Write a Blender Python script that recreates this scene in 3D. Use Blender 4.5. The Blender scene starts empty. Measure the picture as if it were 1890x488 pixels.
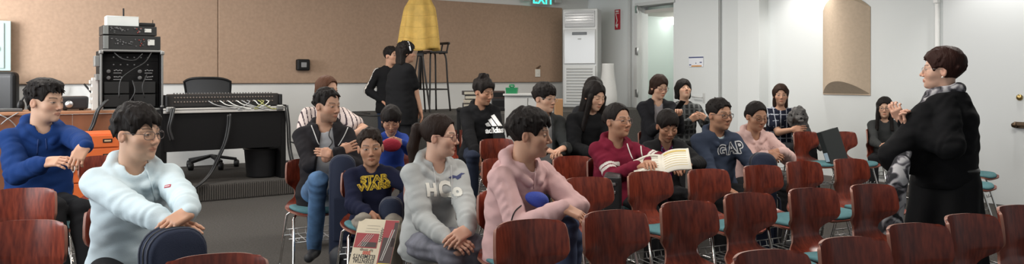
import bpy, bmesh, math, random
import numpy as np
from mathutils import Vector, Matrix
from mathutils.bvhtree import BVHTree
S = bpy.context.scene
COL = S.collection
R = math.radians
# ---------------------------------------------------------------- camera, world, lights, exposure
F, CX, HY, CAMH = 1420.0, 945.0, 143.0, 1.45      # focal length, centre column, horizon row (1890x488 frame), eye height
cam = bpy.data.objects.new('camera', bpy.data.cameras.new('camera')); COL.objects.link(cam)
cam.location = (0, 0, CAMH); cam.rotation_euler = (R(90), 0, 0)
cam.data.sensor_width = 36; cam.data.lens = 36 * F / 1890
cam.data.shift_y = (HY - 244.0) / 1890; cam.data.clip_start = .02
S.camera = cam
S.view_settings.view_transform = 'Standard'; S.view_settings.look = 'None'
S.view_settings.gamma = 1; S.view_settings.use_curve_mapping = False
S.view_settings.exposure = 0.0
W = bpy.data.worlds.new('world'); S.world = W; W.use_nodes = True
W.node_tree.nodes['Background'].inputs[0].default_value = (.93, .97, 1, 1)
W.node_tree.nodes['Background'].inputs[1].default_value = .42
RZ = R(34)                                         # the room is turned 34 degrees to the camera
def room(a, b, z=0):                               # a: along the back wall, b: towards it
    return Vector((a * math.cos(RZ) - b * math.sin(RZ), a * math.sin(RZ) + b * math.cos(RZ), z))
def lamp(name, kind, loc, energy, color=(1, 1, 1), size=None, rot=None, target=None, **kw):
    d = bpy.data.lights.new(name, kind); d.energy = energy; d.color = color
    if kind == 'AREA':
        d.shape = 'RECTANGLE'; d.size, d.size_y = size
    elif size is not None: d.shadow_soft_size = size
    for k, v in kw.items(): setattr(d, k, v)
    o = bpy.data.objects.new(name, d); COL.objects.link(o); o.location = loc
    if target is not None: o.rotation_euler = (Vector(target) - Vector(loc)).to_track_quat('-Z', 'Y').to_euler()
    elif rot: o.rotation_euler = rot
    return o
for i, (a, b, en) in enumerate([(.3, 3.0, 40), (3.6, 3.0, 50), (6.8, 3.0, 68), (.3, 6.8, 62), (3.6, 6.6, 44), (7.2, 6.6, 66), (7.4, 9.2, 30), (2.6, 8.6, 60)]):
    lamp('ceiling_panel_light', 'AREA', room(a, b, 3.2), en, (1, .95, .88), (1.2, .6), rot=(0, 0, RZ))
# daylight through the tall windows of the left wall
lamp('window_daylight', 'AREA', room(-2.4, 5.5, 1.9), 150, (.93, .97, 1), (5.0, 2.0), target=room(3.5, 7.5, .7))
lamp('window_daylight_b', 'AREA', room(-2.0, 9.6, 2.2), 215, (.95, .975, 1), (1.6, 1.6), target=room(.2, 11.45, 2.1))
# two wall-washing cans in front of the right wall
# ---------------------------------------------------------------- helpers
random.seed(4); rng = np.random.default_rng(4)
def at(px, py, Y): return Vector(((px - CX) / F * Y, Y, CAMH - (py - HY) / F * Y))
def floor_at(px, py, z=0.0): return at(px, py, (CAMH - z) * F / (py - HY))
def on_back(px, py, off=0.0):
    k = (px - CX) / F; Y = (11.5 - off) / (math.cos(RZ) - math.sin(RZ) * k); return at(px, py, Y)
def on_right(px, py, off=0.0):
    k = (px - CX) / F; Y = (9.53 - off) / (math.cos(RZ) * k + math.sin(RZ)); return at(px, py, Y)
def ab(p): return (p.x * math.cos(RZ) + p.y * math.sin(RZ), -p.x * math.sin(RZ) + p.y * math.cos(RZ))
MATS = {}
def mat(name, col, rough=.6, metal=0., bump=None, var=None, spec=.5, sub=0, alpha=1, emit=None, trans=0, attr=None, stretch=None):
    if name in MATS: return MATS[name]
    m = bpy.data.materials.new(name); m.use_nodes = True; MATS[name] = m
    nt = m.node_tree; b = nt.nodes['Principled BSDF']; L = nt.links.new
    b.inputs['Base Color'].default_value = (*col, 1); b.inputs['Roughness'].default_value = rough
    b.inputs['Metallic'].default_value = metal; b.inputs['Specular IOR Level'].default_value = spec
    if sub: b.inputs['Subsurface Weight'].default_value = sub; b.inputs['Subsurface Radius'].default_value = (.012, .005, .003)
    if alpha < 1: b.inputs['Alpha'].default_value = alpha
    if trans: b.inputs['Transmission Weight'].default_value = trans
    if emit: b.inputs['Emission Color'].default_value = (*emit[0], 1); b.inputs['Emission Strength'].default_value = emit[1]
    tc = nt.nodes.new('ShaderNodeTexCoord')
    def noise(scale, st=None, det=3):
        n = nt.nodes.new('ShaderNodeTexNoise'); n.inputs['Scale'].default_value = scale; n.inputs['Detail'].default_value = det
        if st:
            mp = nt.nodes.new('ShaderNodeMapping'); mp.inputs['Scale'].default_value = st
            L(tc.outputs['Object'], mp.inputs['Vector']); L(mp.outputs['Vector'], n.inputs['Vector'])
        else: L(tc.outputs['Object'], n.inputs['Vector'])
        return n
    if attr:
        a = nt.nodes.new('ShaderNodeAttribute'); a.attribute_name = attr; L(a.outputs['Color'], b.inputs['Base Color'])
    if var:                                         # (scale, amount): colour mottling
        n = noise(var[0], stretch); cr = nt.nodes.new('ShaderNodeValToRGB')
        cr.color_ramp.elements[0].position = .3; cr.color_ramp.elements[1].position = .7
        cr.color_ramp.elements[0].color = (*[c * (1 - var[1]) for c in col], 1)
        cr.color_ramp.elements[1].color = (*[min(1, c * (1 + var[1])) for c in col], 1)
        L(n.outputs['Fac'], cr.inputs['Fac']); L(cr.outputs['Color'], b.inputs['Base Color'])
    if bump:                                        # (scale, strength)
        n = noise(bump[0], stretch, 2); bp = nt.nodes.new('ShaderNodeBump'); bp.inputs['Strength'].default_value = bump[1]
        bp.inputs['Distance'].default_value = .01
        L(n.outputs['Fac'], bp.inputs['Height']); L(bp.outputs['Normal'], b.inputs['Normal'])
    return m
def tag(o, label=None, cat=None, group=None, kind=None):
    if label: o['label'] = label
    if cat: o['category'] = cat
    if group: o['group'] = group
    if kind: o['kind'] = kind
    return o
def empty(name, loc, rz=0, label=None, cat=None, group=None):
    o = bpy.data.objects.new(name, None); COL.objects.link(o); o.empty_display_size = .1
    o.location = loc; o.rotation_euler = (0, 0, rz)
    return tag(o, label, cat, group)
def raw_mesh(name, V, Fc, mats, midx=None, smooth=True):
    me = bpy.data.meshes.new(name)
    V = np.asarray(V, np.float32)
    if isinstance(Fc, np.ndarray):                  # all quads
        nf, k = Fc.shape
        me.vertices.add(len(V)); me.vertices.foreach_set('co', V.ravel())
        me.loops.add(nf * k); me.loops.foreach_set('vertex_index', Fc.astype(np.int32).ravel())
        me.polygons.add(nf); me.polygons.foreach_set('loop_start', np.arange(0, nf * k, k, dtype=np.int32))
        me.polygons.foreach_set('loop_total', np.full(nf, k, np.int32))
        me.update(calc_edges=True)
    else:
        me.from_pydata([tuple(map(float, v)) for v in V], [], Fc); me.update()
    for m in mats: me.materials.append(m)
    if midx is not None: me.polygons.foreach_set('material_index', np.asarray(midx, np.int32))
    me.polygons.foreach_set('use_smooth', np.full(len(me.polygons), bool(smooth)))
    me.update()
    return me
def obj(name, me, parent=None, loc=(0, 0, 0), rot=None, matrix=None):
    o = bpy.data.objects.new(name, me); COL.objects.link(o)
    if parent is not None: o.parent = parent
    if matrix is not None: o.matrix_basis = matrix
    else:
        o.location = loc
        if rot: o.rotation_euler = rot
    return o
def frame_to(dirv, up=Vector((0, 0, 1))):           # rotation whose Z is dirv
    z = Vector(dirv).normalized(); x = up.cross(z)
    if x.length < 1e-4: x = Vector((1, 0, 0)).cross(z)
    if x.length < 1e-4: x = Vector((0, 1, 0))
    x.normalize(); return Matrix((x, z.cross(x), z)).transposed()
class MB:
    """collects solids into ONE mesh"""
    def __init__(s): s.V = []; s.F = []; s.M = []; s.flat = []
    def add(s, V, Fc, m=0, smooth=True):
        k = len(s.V); s.V += [tuple(v) for v in V]; s.F += [tuple(i + k for i in f) for f in Fc]
        s.M += [m] * len(Fc); s.flat += [smooth] * len(Fc); return s
    def box(s, c, d, bev=.004, m=0, rot=None, seg=2, taper=None):
        bm = bmesh.new(); bmesh.ops.create_cube(bm, size=1)
        for v in bm.verts:
            f = 1 if not taper or v.co.z < 0 else taper
            v.co = Vector((v.co.x * d[0] * f, v.co.y * d[1] * f, v.co.z * d[2]))
        if bev > 0: bmesh.ops.bevel(bm, geom=list(bm.edges), offset=min(bev, min(d) * .45), segments=seg, profile=.6, affect='EDGES')
        c = Vector(c); M = rot.to_3x3() if isinstance(rot, Matrix) else (Matrix.Rotation(rot, 3, 'Z') if rot else None)
        V = [(M @ v.co if M else v.co) + c for v in bm.verts]
        bm.verts.index_update(); Fc = [[v.index for v in f.verts] for f in bm.faces]; bm.free()
        return s.add(V, Fc, m, False)
    def bar(s, p, q, w, h, bev=.003, m=0, up=Vector((0, 0, 1))):
        p, q = Vector(p), Vector(q); M = frame_to(q - p, up)
        return s.box((p + q) / 2, (w, h, (q - p).length), bev, m, M)
    def tube(s, pts, r, m=0, n=8, closed=False, caps=True):
        pts = [Vector(p) for p in pts]; N = len(pts); V = []; Fc = []
        rs = r if isinstance(r, (list, tuple)) else [r] * N
        t0 = (pts[1] - pts[0]).normalized(); x = t0.orthogonal().normalized()
        for i in range(N):
            a = pts[i - 1] if (i > 0 or closed) else pts[0]; b = pts[(i + 1) % N] if (i < N - 1 or closed) else pts[-1]
            t = (b - a).normalized(); x = (x - t * x.dot(t)); x = x.normalized() if x.length > 1e-6 else t.orthogonal().normalized(); y = t.cross(x)
            for j in range(n):
                an = 2 * math.pi * j / n; V.append(pts[i] + (x * math.cos(an) + y * math.sin(an)) * rs[i])
        for i in range(N if closed else N - 1):
            for j in range(n):
                Fc.append((i * n + j, i * n + (j + 1) % n, ((i + 1) % N) * n + (j + 1) % n, ((i + 1) % N) * n + j))
        if caps and not closed:
            Fc.append(tuple(range(n - 1, -1, -1))); Fc.append(tuple((N - 1) * n + j for j in range(n)))
        return s.add(V, Fc, m)
    def lathe(s, prof, c=(0, 0, 0), n=24, m=0, axis=None):
        V = []; Fc = []; c = Vector(c); Mx = frame_to(axis) if axis is not None else Matrix.Identity(3)
        for r, z in prof:
            for j in range(n):
                a = 2 * math.pi * j / n; V.append(c + Mx @ Vector((r * math.cos(a), r * math.sin(a), z)))
        for i in range(len(prof) - 1):
            for j in range(n): Fc.append((i * n + j, i * n + (j + 1) % n, (i + 1) * n + (j + 1) % n, (i + 1) * n + j))
        if prof[0][0] > 1e-5: Fc.append(tuple(range(n - 1, -1, -1)))
        if prof[-1][0] > 1e-5: Fc.append(tuple((len(prof) - 1) * n + j for j in range(n)))
        return s.add(V, Fc, m)
    def cyl(s, p, q, r, m=0, n=20):
        p, q = Vector(p), Vector(q); L = (q - p).length; e = min(r, L) * .12
        return s.lathe([(r - e, 0), (r, e), (r, L - e), (r - e, L)], p, n, m, q - p)
    def ball(s, c, r, m=0, sc=(1, 1, 1), n=16):
        pr = [(math.sin(math.pi * i / 10), -math.cos(math.pi * i / 10)) for i in range(11)]
        V = []; Fc = []
        for a, z in pr:
            for j in range(n):
                t = 2 * math.pi * j / n
                V.append((c[0] + r * sc[0] * a * math.cos(t), c[1] + r * sc[1] * a * math.sin(t), c[2] + r * sc[2] * z))
        for i in range(10):
            for j in range(n): Fc.append((i * n + j, i * n + (j + 1) % n, (i + 1) * n + (j + 1) % n, (i + 1) * n + j))
        return s.add(V, Fc, m)
    def prism(s, poly, ext, m=0, smooth=False):     # poly: 3D ring, ext: extrusion vector
        n = len(poly); P = [Vector(p) for p in poly]; e = Vector(ext)
        V = P + [p + e for p in P]; nn = sum(((P[i]-P[0]).cross(P[(i+1)%n]-P[0]) for i in range(1, n-1)), Vector())
        fl = nn.dot(e) > 0
        Fc = [tuple(range(n)), tuple(range(2 * n - 1, n - 1, -1))] + [(i, i + n, (i + 1) % n + n, (i + 1) % n) for i in range(n)]
        if fl: Fc = [tuple(reversed(f)) for f in Fc]
        return s.add(V, Fc, m, smooth)
    def mesh(s, name, mats):
        me = raw_mesh(name, s.V, s.F, mats if isinstance(mats, (list, tuple)) else [mats], s.M)
        me.polygons.foreach_set('use_smooth', s.flat); return me
    def build(s, name, mats, parent=None, loc=(0, 0, 0), rz=0):
        return obj(name, s.mesh(name, mats), parent, loc, (0, 0, rz) if rz else None)
def spline(pts, n=6):
    """Catmull-Rom through pts"""
    P = [Vector(p) for p in pts]; P = [P[0] * 2 - P[1]] + P + [P[-1] * 2 - P[-2]]; out = []
    for i in range(1, len(P) - 2):
        for k in range(n):
            t = k / n; a, b, c, d = P[i - 1:i + 3]
            out.append(.5 * ((2 * b) + (c - a) * t + (2 * a - 5 * b + 4 * c - d) * t * t + (3 * b - a - 3 * c + d) * t ** 3))
    return out + [P[-2]]
def copy_tree(o, parent=None):
    c = o.copy(); COL.objects.link(c)
    if parent is not None: c.parent = parent
    for ch in list(o.children): copy_tree(ch, c)
    return c
def text_geo(body, size, ext=.0, bold=0., spacing=1., align='CENTER'):
    cu = bpy.data.curves.new('t', 'FONT'); cu.body = body; cu.size = size; cu.extrude = ext; cu.offset = bold
    cu.align_x = align; cu.align_y = 'CENTER'; cu.space_character = spacing; cu.resolution_u = 3
    o = bpy.data.objects.new('t', cu); COL.objects.link(o)
    dg = bpy.context.evaluated_depsgraph_get(); me = bpy.data.meshes.new_from_object(o.evaluated_get(dg))
    V = np.array([v.co[:] for v in me.vertices]).reshape(-1, 3); Fc = [tuple(p.vertices) for p in me.polygons]
    bpy.data.objects.remove(o); bpy.data.curves.remove(cu); bpy.data.meshes.remove(me)
    return V, Fc
def add_text(mb, body, size, origin, xdir, ydir, m=0, bold=0., spacing=1., ext=.0015, sx=1., align='CENTER'):
    V, Fc = text_geo(body, size, ext, bold, spacing, align); x = Vector(xdir).normalized(); y = Vector(ydir).normalized(); z = x.cross(y); o = Vector(origin)
    return mb.add([o + x * (v[0] * sx) + y * v[1] + z * (v[2] + ext) for v in V], Fc, m, False)
# ---------------------------------------------------------------- implicit surfaces -> one continuous mesh
f32 = np.float32
def V3(p): return np.array(p, f32)
def cap(P, a, b, ra, rb):
    a, b = V3(a), V3(b); ba = b - a; pa = P - a
    t = np.clip(pa @ ba / max(float(ba @ ba), 1e-9), 0, 1)
    d = pa - t[:, None] * ba
    return np.sqrt(np.einsum('ij,ij->i', d, d)) - (ra + (rb - ra) * t)
def sph(P, c, r):
    d = P - V3(c); return np.sqrt(np.einsum('ij,ij->i', d, d)) - r
def ell(P, c, r, Rm=None):
    d = P - V3(c)
    if Rm is not None: d = d @ np.array(Rm, f32)
    r = V3(r); q = d / r; k0 = np.sqrt(np.einsum('ij,ij->i', q, q)); q = q / r; k1 = np.sqrt(np.einsum('ij,ij->i', q, q)) + 1e-6
    return k0 * (k0 - 1) / k1
def rbox(P, c, h, r, Rm=None):
    d = P - V3(c)
    if Rm is not None: d = d @ np.array(Rm, f32)
    q = np.abs(d) - (V3(h) - r); return np.sqrt((np.maximum(q, 0) ** 2).sum(1)) + np.minimum(q.max(1), 0) - r
def smin(a, b, k):
    h = np.clip(.5 + .5 * (b - a) / k, 0, 1); return b + (a - b) * h - k * h * (1 - h)
def smax(a, b, k): return -smin(-a, -b, k)
def wob(P, f, seed=0):                              # smooth pseudo-noise in -1..1
    x, y, z = P[:, 0] * f + seed * 1.7, P[:, 1] * f + seed * 2.3, P[:, 2] * f + seed * .9
    return (np.sin(x * 1.1 + 1.3 * np.sin(y * .9 + z * .4)) + np.sin(y * 1.3 + 1.2 * np.sin(z * 1.1 + x * .5)) + np.sin(z * 1.2 + 1.1 * np.sin(x * .8 - y * .6))) / 3
def nets(f, lo, hi, cell, B=5):
    lo, hi = np.array(lo, float) - 2 * cell, np.array(hi, float) + 2 * cell
    nb = np.maximum(np.ceil((hi - lo) / (cell * B)).astype(int), 1); n = nb * B
    ax = [lo[i] + cell * B * (np.arange(nb[i]) + .5) - cell / 2 for i in range(3)]
    C = np.stack(np.meshgrid(*ax, indexing='ij'), -1).reshape(-1, 3).astype(f32)
    dc = f(C).reshape(nb)
    act = np.abs(dc) < cell * B * 1.25
    D = dc.repeat(B, 0).repeat(B, 1).repeat(B, 2).astype(f32); mk = act.repeat(B, 0).repeat(B, 1).repeat(B, 2)
    idx = np.argwhere(mk); P = (lo + idx * cell).astype(f32)
    val = np.empty(len(P), f32)
    for k in range(0, len(P), 200000): val[k:k + 200000] = f(P[k:k + 200000])
    D[mk] = val
    s = D < 0
    cn = [(i, j, k) for i in (0, 1) for j in (0, 1) for k in (0, 1)]
    m = [n[0] - 1, n[1] - 1, n[2] - 1]
    sl = lambda A, o: A[o[0]:o[0] + m[0], o[1]:o[1] + m[1], o[2]:o[2] + m[2]]
    cnt = sum(sl(s, o).astype(np.int8) for o in cn)
    ci = np.argwhere((cnt > 0) & (cnt < 8))
    if len(ci) == 0: return np.zeros((0, 3)), np.zeros((0, 4), int)
    vals = np.stack([D[ci[:, 0] + o[0], ci[:, 1] + o[1], ci[:, 2] + o[2]] for o in cn], 1)
    acc = np.zeros((len(ci), 3)); w = np.zeros(len(ci))
    for i in range(8):
        for j in range(i + 1, 8):
            if sum(abs(cn[i][q] - cn[j][q]) for q in range(3)) != 1: continue
            a, b = vals[:, i], vals[:, j]; x = (a < 0) != (b < 0)
            t = np.where(x, a / np.where(x, a - b, 1), 0)
            acc += np.where(x[:, None], np.array(cn[i]) + t[:, None] * (np.array(cn[j]) - np.array(cn[i])), 0); w += x
    V = lo + (ci + acc / w[:, None]) * cell
    ID = np.full(m, -1, np.int64); ID[ci[:, 0], ci[:, 1], ci[:, 2]] = np.arange(len(ci))
    Q = []
    for a in range(3):
        b, c = (a + 1) % 3, (a + 2) % 3
        A = [slice(None)] * 3; Bs = [slice(None)] * 3; A[a] = slice(0, n[a] - 1); Bs[a] = slice(1, n[a])
        s0, s1 = s[tuple(A)], s[tuple(Bs)]; e = np.argwhere(s0 != s1)
        e = e[(e[:, b] > 0) & (e[:, c] > 0) & (e[:, b] < n[b] - 1) & (e[:, c] < n[c] - 1)]
        pos = s0[e[:, 0], e[:, 1], e[:, 2]]
        def g(db, dc_):
            q = e.copy(); q[:, b] -= db; q[:, c] -= dc_; return ID[q[:, 0], q[:, 1], q[:, 2]]
        q = np.stack([g(1, 1), g(0, 1), g(0, 0), g(1, 0)], 1); q[~pos] = q[~pos][:, ::-1]; Q.append(q)
    Q = np.concatenate(Q); Q = Q[(Q >= 0).all(1)]
    return V, Q
# ---------------------------------------------------------------- the room
M_WALL = mat('painted_wall', (.72, .715, .69), .6, bump=(120, .05), spec=.3)
M_WALLR = mat('painted_wall_right', (.70, .725, .72), .55, bump=(120, .05), spec=.3)
M_TRIM = mat('painted_trim', (.56, .57, .56), .45)
M_CARPET = mat('grey_carpet', (.068, .063, .058), .95, bump=(420, .5), var=(60, .22), spec=.1)
M_CEIL = mat('ceiling_tile', (.75, .75, .72), .8, bump=(90, .1))
M_FABRIC = mat('tan_fabric', (.40, .275, .195), .95, bump=(300, .2), var=(25, .07), spec=.1)
M_BLACK = mat('black_plastic', (.007, .0068, .007), .5, spec=.3)
M_METAL = mat('chrome', (.75, .74, .72), .16, 1.0)
M_STEEL = mat('brushed_steel', (.5, .5, .5), .38, 1.0)
def struct(name, mb, mats):
    o = mb.build(name, mats, None, (0, 0, 0), RZ); o['kind'] = 'structure'; return o
mb = MB(); mb.box((4, 5.5, -.05), (16, 16, .1), 0); struct('floor', mb, M_CARPET)
mb = MB(); mb.box((4, 5.5, 3.27), (16, 16, .1), 0); struct('ceiling', mb, M_CEIL)
mb = MB(); mb.box((3.2, 11.6, 1.6), (12.9, .2, 3.22), 0); struct('wall_back', mb, M_WALL)
# right wall with the open doorway
dl, dr, dtop = ab(on_right(1181, 100))[1], ab(on_right(1246, 100))[1], on_right(1210, 9).z
b1, b0 = 11.7, -2.0
mb = MB(); mb.box((9.63, (b1 + dl) / 2, 1.6), (.2, b1 - dl, 3.22), 0)
mb.box((9.63, (dr + b0) / 2, 1.6), (.2, dr - b0, 3.22), 0); mb.box((9.63, (dl + dr) / 2, (dtop + 3.22) / 2), (.2, dl - dr, 3.22 - dtop), 0); struct('wall_right', mb, M_WALLR)
# corridor behind the doorway
M_HALL = mat('corridor_wall', (.55, .63, .60), .6)
mb = MB(); mb.box((11.3, (dl + dr) / 2 , 1.6), (.1, 4.2, 3.22), 0); mb.box((10.5, dl + .62, 1.6), (1.6, .1, 3.22), 0); mb.box((10.5, dr - 1.2, 1.6), (1.6, .1, 3.22), 0); struct('wall_corridor', mb, M_HALL)
mb = MB(); mb.box((10.5, (dl + dr) / 2 - .3, 2.62), (1.7, 2.2, .06), 0); struct('ceiling_corridor', mb, mat('corridor_ceiling', (.5, .48, .44), .8))
lamp('corridor_lamp', 'POINT', room(10.6, (dl + dr) / 2 - .2, 2.35), 28, (1, .98, .93), .1)
mb = MB(); mb.box((10.75, dl + .35, 2.52), (.3, .3, .12), .02); 
o = mb.build('corridor_ceiling_light', mat('lit_diffuser', (1, 1, 1), .5, emit=((1, .98, .94), 3.5)), None, (0, 0, 0), RZ); tag(o, 'lit white square lamp on the corridor ceiling seen through the open doorway', 'ceiling light')
# door frame with hinges, leaf hinge side
mb = MB(); 
for b in (dl + .03, ): mb.box((9.5, b, dtop / 2), (.12, .10, dtop), .008)
mb.box((9.5, (dl + dr) / 2, dtop + .03), (.1, dl - dr + .1, .06), .006)
mb.box((9.5, dl + .22, 1.6), (.07, .05, 3.2), .006); DOORWAY = struct('trim_doorway', mb, M_TRIM)
for y in (18, 95, 172):
    m2 = MB(); zz = on_right(1180, y).z; a_, b_ = 9.44, dl - .03; m2.cyl((a_, b_, zz - .07), (a_, b_, zz + .07), .014); m2.box((a_, b_ + .03, zz), (.012, .05, .13), .002); m2.build('door_hinge', M_STEEL, DOORWAY)
# closed door leaf right of the doorway
d2 = ab(on_right(1330, 100))[1]
mb = MB(); mb.box((9.51, (dr + d2) / 2, 1.46), (.05, dr - d2 - .01, 2.9), .004); o = struct('door_1', mb, M_WALLR)
p = on_right(1291, 180, .05); a, b = ab(p)
mb = MB(); mb.tube([(a - .0, b + .12, p.z + .012), (a - .05, b + .12, p.z + .012), (a - .05, b - .10, p.z), ], .011, 0, 8); mb.box((a + .01, b - .09, p.z - .01), (.02, .05, .16), .005); mb.build('door_handle', M_TRIM, o)
mb = MB(); mb.box((9.505, d2 - .012, 1.6), (.03, .02, 3.2), .003); struct('trim_door_edge', mb, mat('door_gap_trim', (.42, .43, .42), .5))
# pilaster
p0, p1 = ab(on_right(1388, 100))[1], ab(on_right(1418, 100))[1]
mb = MB(); mb.box((9.43, (p0 + p1) / 2 + .05, 1.6), (.22, p0 - p1 + .1, 3.2), .006); struct('trim_pilaster', mb, M_WALLR)
# door at the far right, with white strip, deadbolt and exit lever
q = ab(on_right(1732, 100))[1]; zt = on_right(1732, 3).z
mb = MB(); mb.box((9.505, q, zt / 2), (.05, .035, zt), .004); mb.box((9.49, q, zt), (.07, .05, .04), .004); struct('trim_conduit', mb, mat('white_strip', (.85, .85, .83), .5))
mb = MB(); mb.box((9.515, (q - .07 + 3.2) / 2, 1.4), (.04, q - .07 - 3.2, 2.8), .004); dB = struct('door_2', mb, mat('door_white', (.62, .64, .64), .5))
M_BRASS = mat('aged_brass', (.42, .30, .12), .3, 1.0)
p = on_right(1882, 180, .04); a, b = ab(p); mb = MB(); mb.lathe([(.0, 0), (.034, 0), (.034, .008), (.026, .018), (.014, .022), (0, .022)], (a, b, p.z), 24, 0, (-1, 0, 0)); mb.build('deadbolt', M_BRASS, dB)
p = on_right(1880, 231, .04); a, b = ab(p); mb = MB(); mb.box((a - .012, b - .04, p.z), (.024, .16, .07), .006); mb.lathe([(0, 0), (.03, 0), (.032, .01), (.022, .03), (.03, .05), (.028, .07), (0, .075)], (a, b + .02, p.z), 20, 0, (-1, 0, 0)); mb.box((a - .05, b - .05, p.z + .005), (.03, .14, .03), .008); mb.build('door_handle', mat('dark_bronze', (.10, .065, .04), .35, .8), dB)
# skirting along the right wall
mb = MB(); mb.box((9.515, (p1 + b0) / 2, .05), (.03, p1 - b0, .1), .006); struct('baseboard_right', mb, mat('dark_skirting', (.16, .14, .13), .6))
# low stage and high platform
mb = MB(); mb.box((1.2, 10.46, .1), (9.0, 2.08, .2), .012); struct('floor_low_stage', mb, [M_CARPET])
mb = MB()
for i in range(260):                               # ribbed carpet riser
    mb.box((-1.2 + i * .026, 9.413, .1), (.013, .012, .17), .003, 0, None, 1)
struct('trim_stage_riser', mb, mat('riser_carpet', (.075, .066, .058), .95, bump=(300, .4)))
mb = MB(); mb.box((7.1, 10.55, .456), (4.8, 1.9, .912), .012); struct('floor_platform', mb, mat('platform_carpet', (.10, .095, .088), .95, bump=(420, .5), var=(60, .2), spec=.1))
# fabric acoustic panels
zt, zb = 2.755, 1.362; as_ = ab(on_back(401, 80))[0]; ae = ab(on_back(1035, 80))[0]
for lab, a0, a1 in (('wide tan fabric acoustic panel behind the amplifier rack, left of the seam', -2.9, as_ - .003), ('long tan fabric acoustic panel behind the yellow cloth and bar stool, right of the seam', as_ + .003, ae)):
    mb = MB(); mb.box(((a0 + a1) / 2, 11.475, (zt + zb) / 2), (a1 - a0, .05, zt - zb), .012)
    o = mb.build('acoustic_panel', M_FABRIC, None, (0, 0, 0), RZ); tag(o, lab, 'acoustic panel', 'wall panels')
# barrel diffuser on the right wall
pa, pb = on_right(1520, 173), on_right(1607, 178); ba, bb = ab(pa)[1], ab(pb)[1]; z0 = (pa.z + pb.z) / 2 + .0; w = ba - bb; ztop = on_right(1565, 2).z
V = []; Fc = []; N = 22; dep = .20
rows = [(z0, .0), (z0 + .012, .05), (z0 + .02, 1.0), (ztop - .12, 1.0), (ztop - .10, .02)]
for z, k in rows:
    for i in range(N + 1):
        s = i / N * 2 - 1; V.append((9.53 - .012 - dep * (1 - s * s) * k, (ba + bb) / 2 - s * w / 2, z + .165 * (1 - s * s) * (k if z < z0 + .1 else 1) * (z < 9)))
V += [(9.525, ba, z0), (9.525, bb, z0)]
for r in range(4):
    for i in range(N): Fc.append((r * (N + 1) + i, r * (N + 1) + i + 1, (r + 1) * (N + 1) + i + 1, (r + 1) * (N + 1) + i))
r5 = lambda a, b: (V[a * (N + 1):b * (N + 1)], [f for f in [(q * (N + 1) + i, q * (N + 1) + i + 1, (q + 1) * (N + 1) + i + 1, (q + 1) * (N + 1) + i) for q in range(b - a - 1) for i in range(N)]])
mb = MB(); mb.add(*r5(0, 3), 0, False); mb.add(*r5(2, 4), 0, True); mb.add(*r5(3, 5), 0, False); mb.box((9.522, (ba + bb) / 2, (z0 + ztop - .1) / 2), (.016, w, ztop - .1 - z0), .003)
o = mb.build('sound_diffuser', mat('beige_fabric', (.56, .445, .335), .95, bump=(300, .2), var=(25, .05), spec=.1), None, (0, 0, 0), RZ); tag(o, 'beige curved barrel panel high on the white right wall', 'acoustic panel')
for px in (1497, 1850):
    p = on_right(px, -70, .42); lamp('wall_washer_spot', 'SPOT', (p.x, p.y, 3.12), 75, (1, .97, .93), .06, target=on_right(px, 60), spot_size=R(84), spot_blend=.8)
# electrical cabinet at far left
p = on_back(-8, 85); a, _ = ab(p); a1 = ab(on_back(19.5, 85))[0]; zt, zb = on_back(15, 40).z, on_back(15, 131).z
e = empty('electrical_cabinet', room(a1, 11.45), RZ, 'pale grey-green metal electrical cabinet on the wall at the left edge', 'electrical cabinet')
mb = MB(); mb.box((-.30, -.06, (zt + zb) / 2), (.6, .12, zt - zb), .006); mb.build('case', mat('sage_metal', (.36, .45, .43), .45), e)
mb = MB(); mb.box((-.32, -.127, (zt + zb) / 2), (.5, .012, zt - zb - .06), .004); dd = mb.build('door', MATS['sage_metal'], e)
mb = MB(); mb.box((-.17, -.14, on_back(3, 91).z), (.10, .02, .05), .004); mb.build('latch', M_BLACK, dd)
# small black speaker box
p = on_back(557, 120, .05); a, b = ab(p); e = empty('wall_speaker', room(a, 11.45), RZ, 'small black square box with a grey centre on the tan wall panel', 'wall speaker')
k = p.y / F
mb = MB(); mb.box((0, -.05, p.z), (24 * k, .10, 21 * k), .03, seg=4); mb.build('housing', M_BLACK, e)
mb = MB(); mb.box((.0, -.102, p.z), (10 * k, .01, 9 * k), .004); mb.build('centre_plate', mat('grey_plate', (.25, .25, .25), .4), e)
# thermostat with a plant-like hook over it
p = on_back(992, 135, .05); a, b = ab(p); k = p.y / F; e = empty('wall_switch', room(a, 11.45), RZ, 'white wall switch low on the tan panel with a brown tag above', 'switch')
mb = MB(); mb.box((0, -.008, p.z), (9 * k * 1.2, .016, 14 * k), .004); mb.build('plate', mat('ivory', (.75, .72, .65), .4), e)
mb = MB(); mb.box((.0, -.02, p.z), (.02, .02, .03), .003); mb.build('toggle', mat('ivory', (.75, .72, .65), .4), e)
mb = MB(); mb.tube([(0, -.01, p.z + .09), (.02, -.03, p.z + .12), (.05, -.02, p.z + .13)], .012, 0, 8); mb.tube([(-.03, -.01, p.z + .09), (.0, -.03, p.z + .11)], .01, 0, 8); mb.build('tag', mat('brown_tag', (.12, .07, .04), .7), e)
# exit sign
p = on_back(1000, 3, .12); k = p.y / F; a, b = ab(p); e = empty('exit_sign', room(a, 11.42), RZ, 'green lit EXIT sign at the top of the back wall', 'exit sign')
mb = MB(); mb.box((0, -.05, p.z + .07), (40 * k, .06, .26), .008); mb.build('housing', mat('sign_housing', (.5, .5, .48), .4), e)
mb = MB(); add_text(mb, 'EXIT', 19 * k * 1.25, (0, -.082, p.z + .03), (1, 0, 0), (0, 0, 1), 0, .004, 1.05, .002, .95); mb.build('letters', mat('exit_green', (.05, .8, .55), .5, emit=((.05, .9, .62), 1.6)), e)
for sx in (-1, 1):
    mb = MB(); mb.box((sx * 36 * k, -.05, p.z + .05), (16 * k, .07, .12), .015); mb.build('emergency_lamp', mat('sign_housing', (.5, .5, .48), .4), e)
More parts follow.
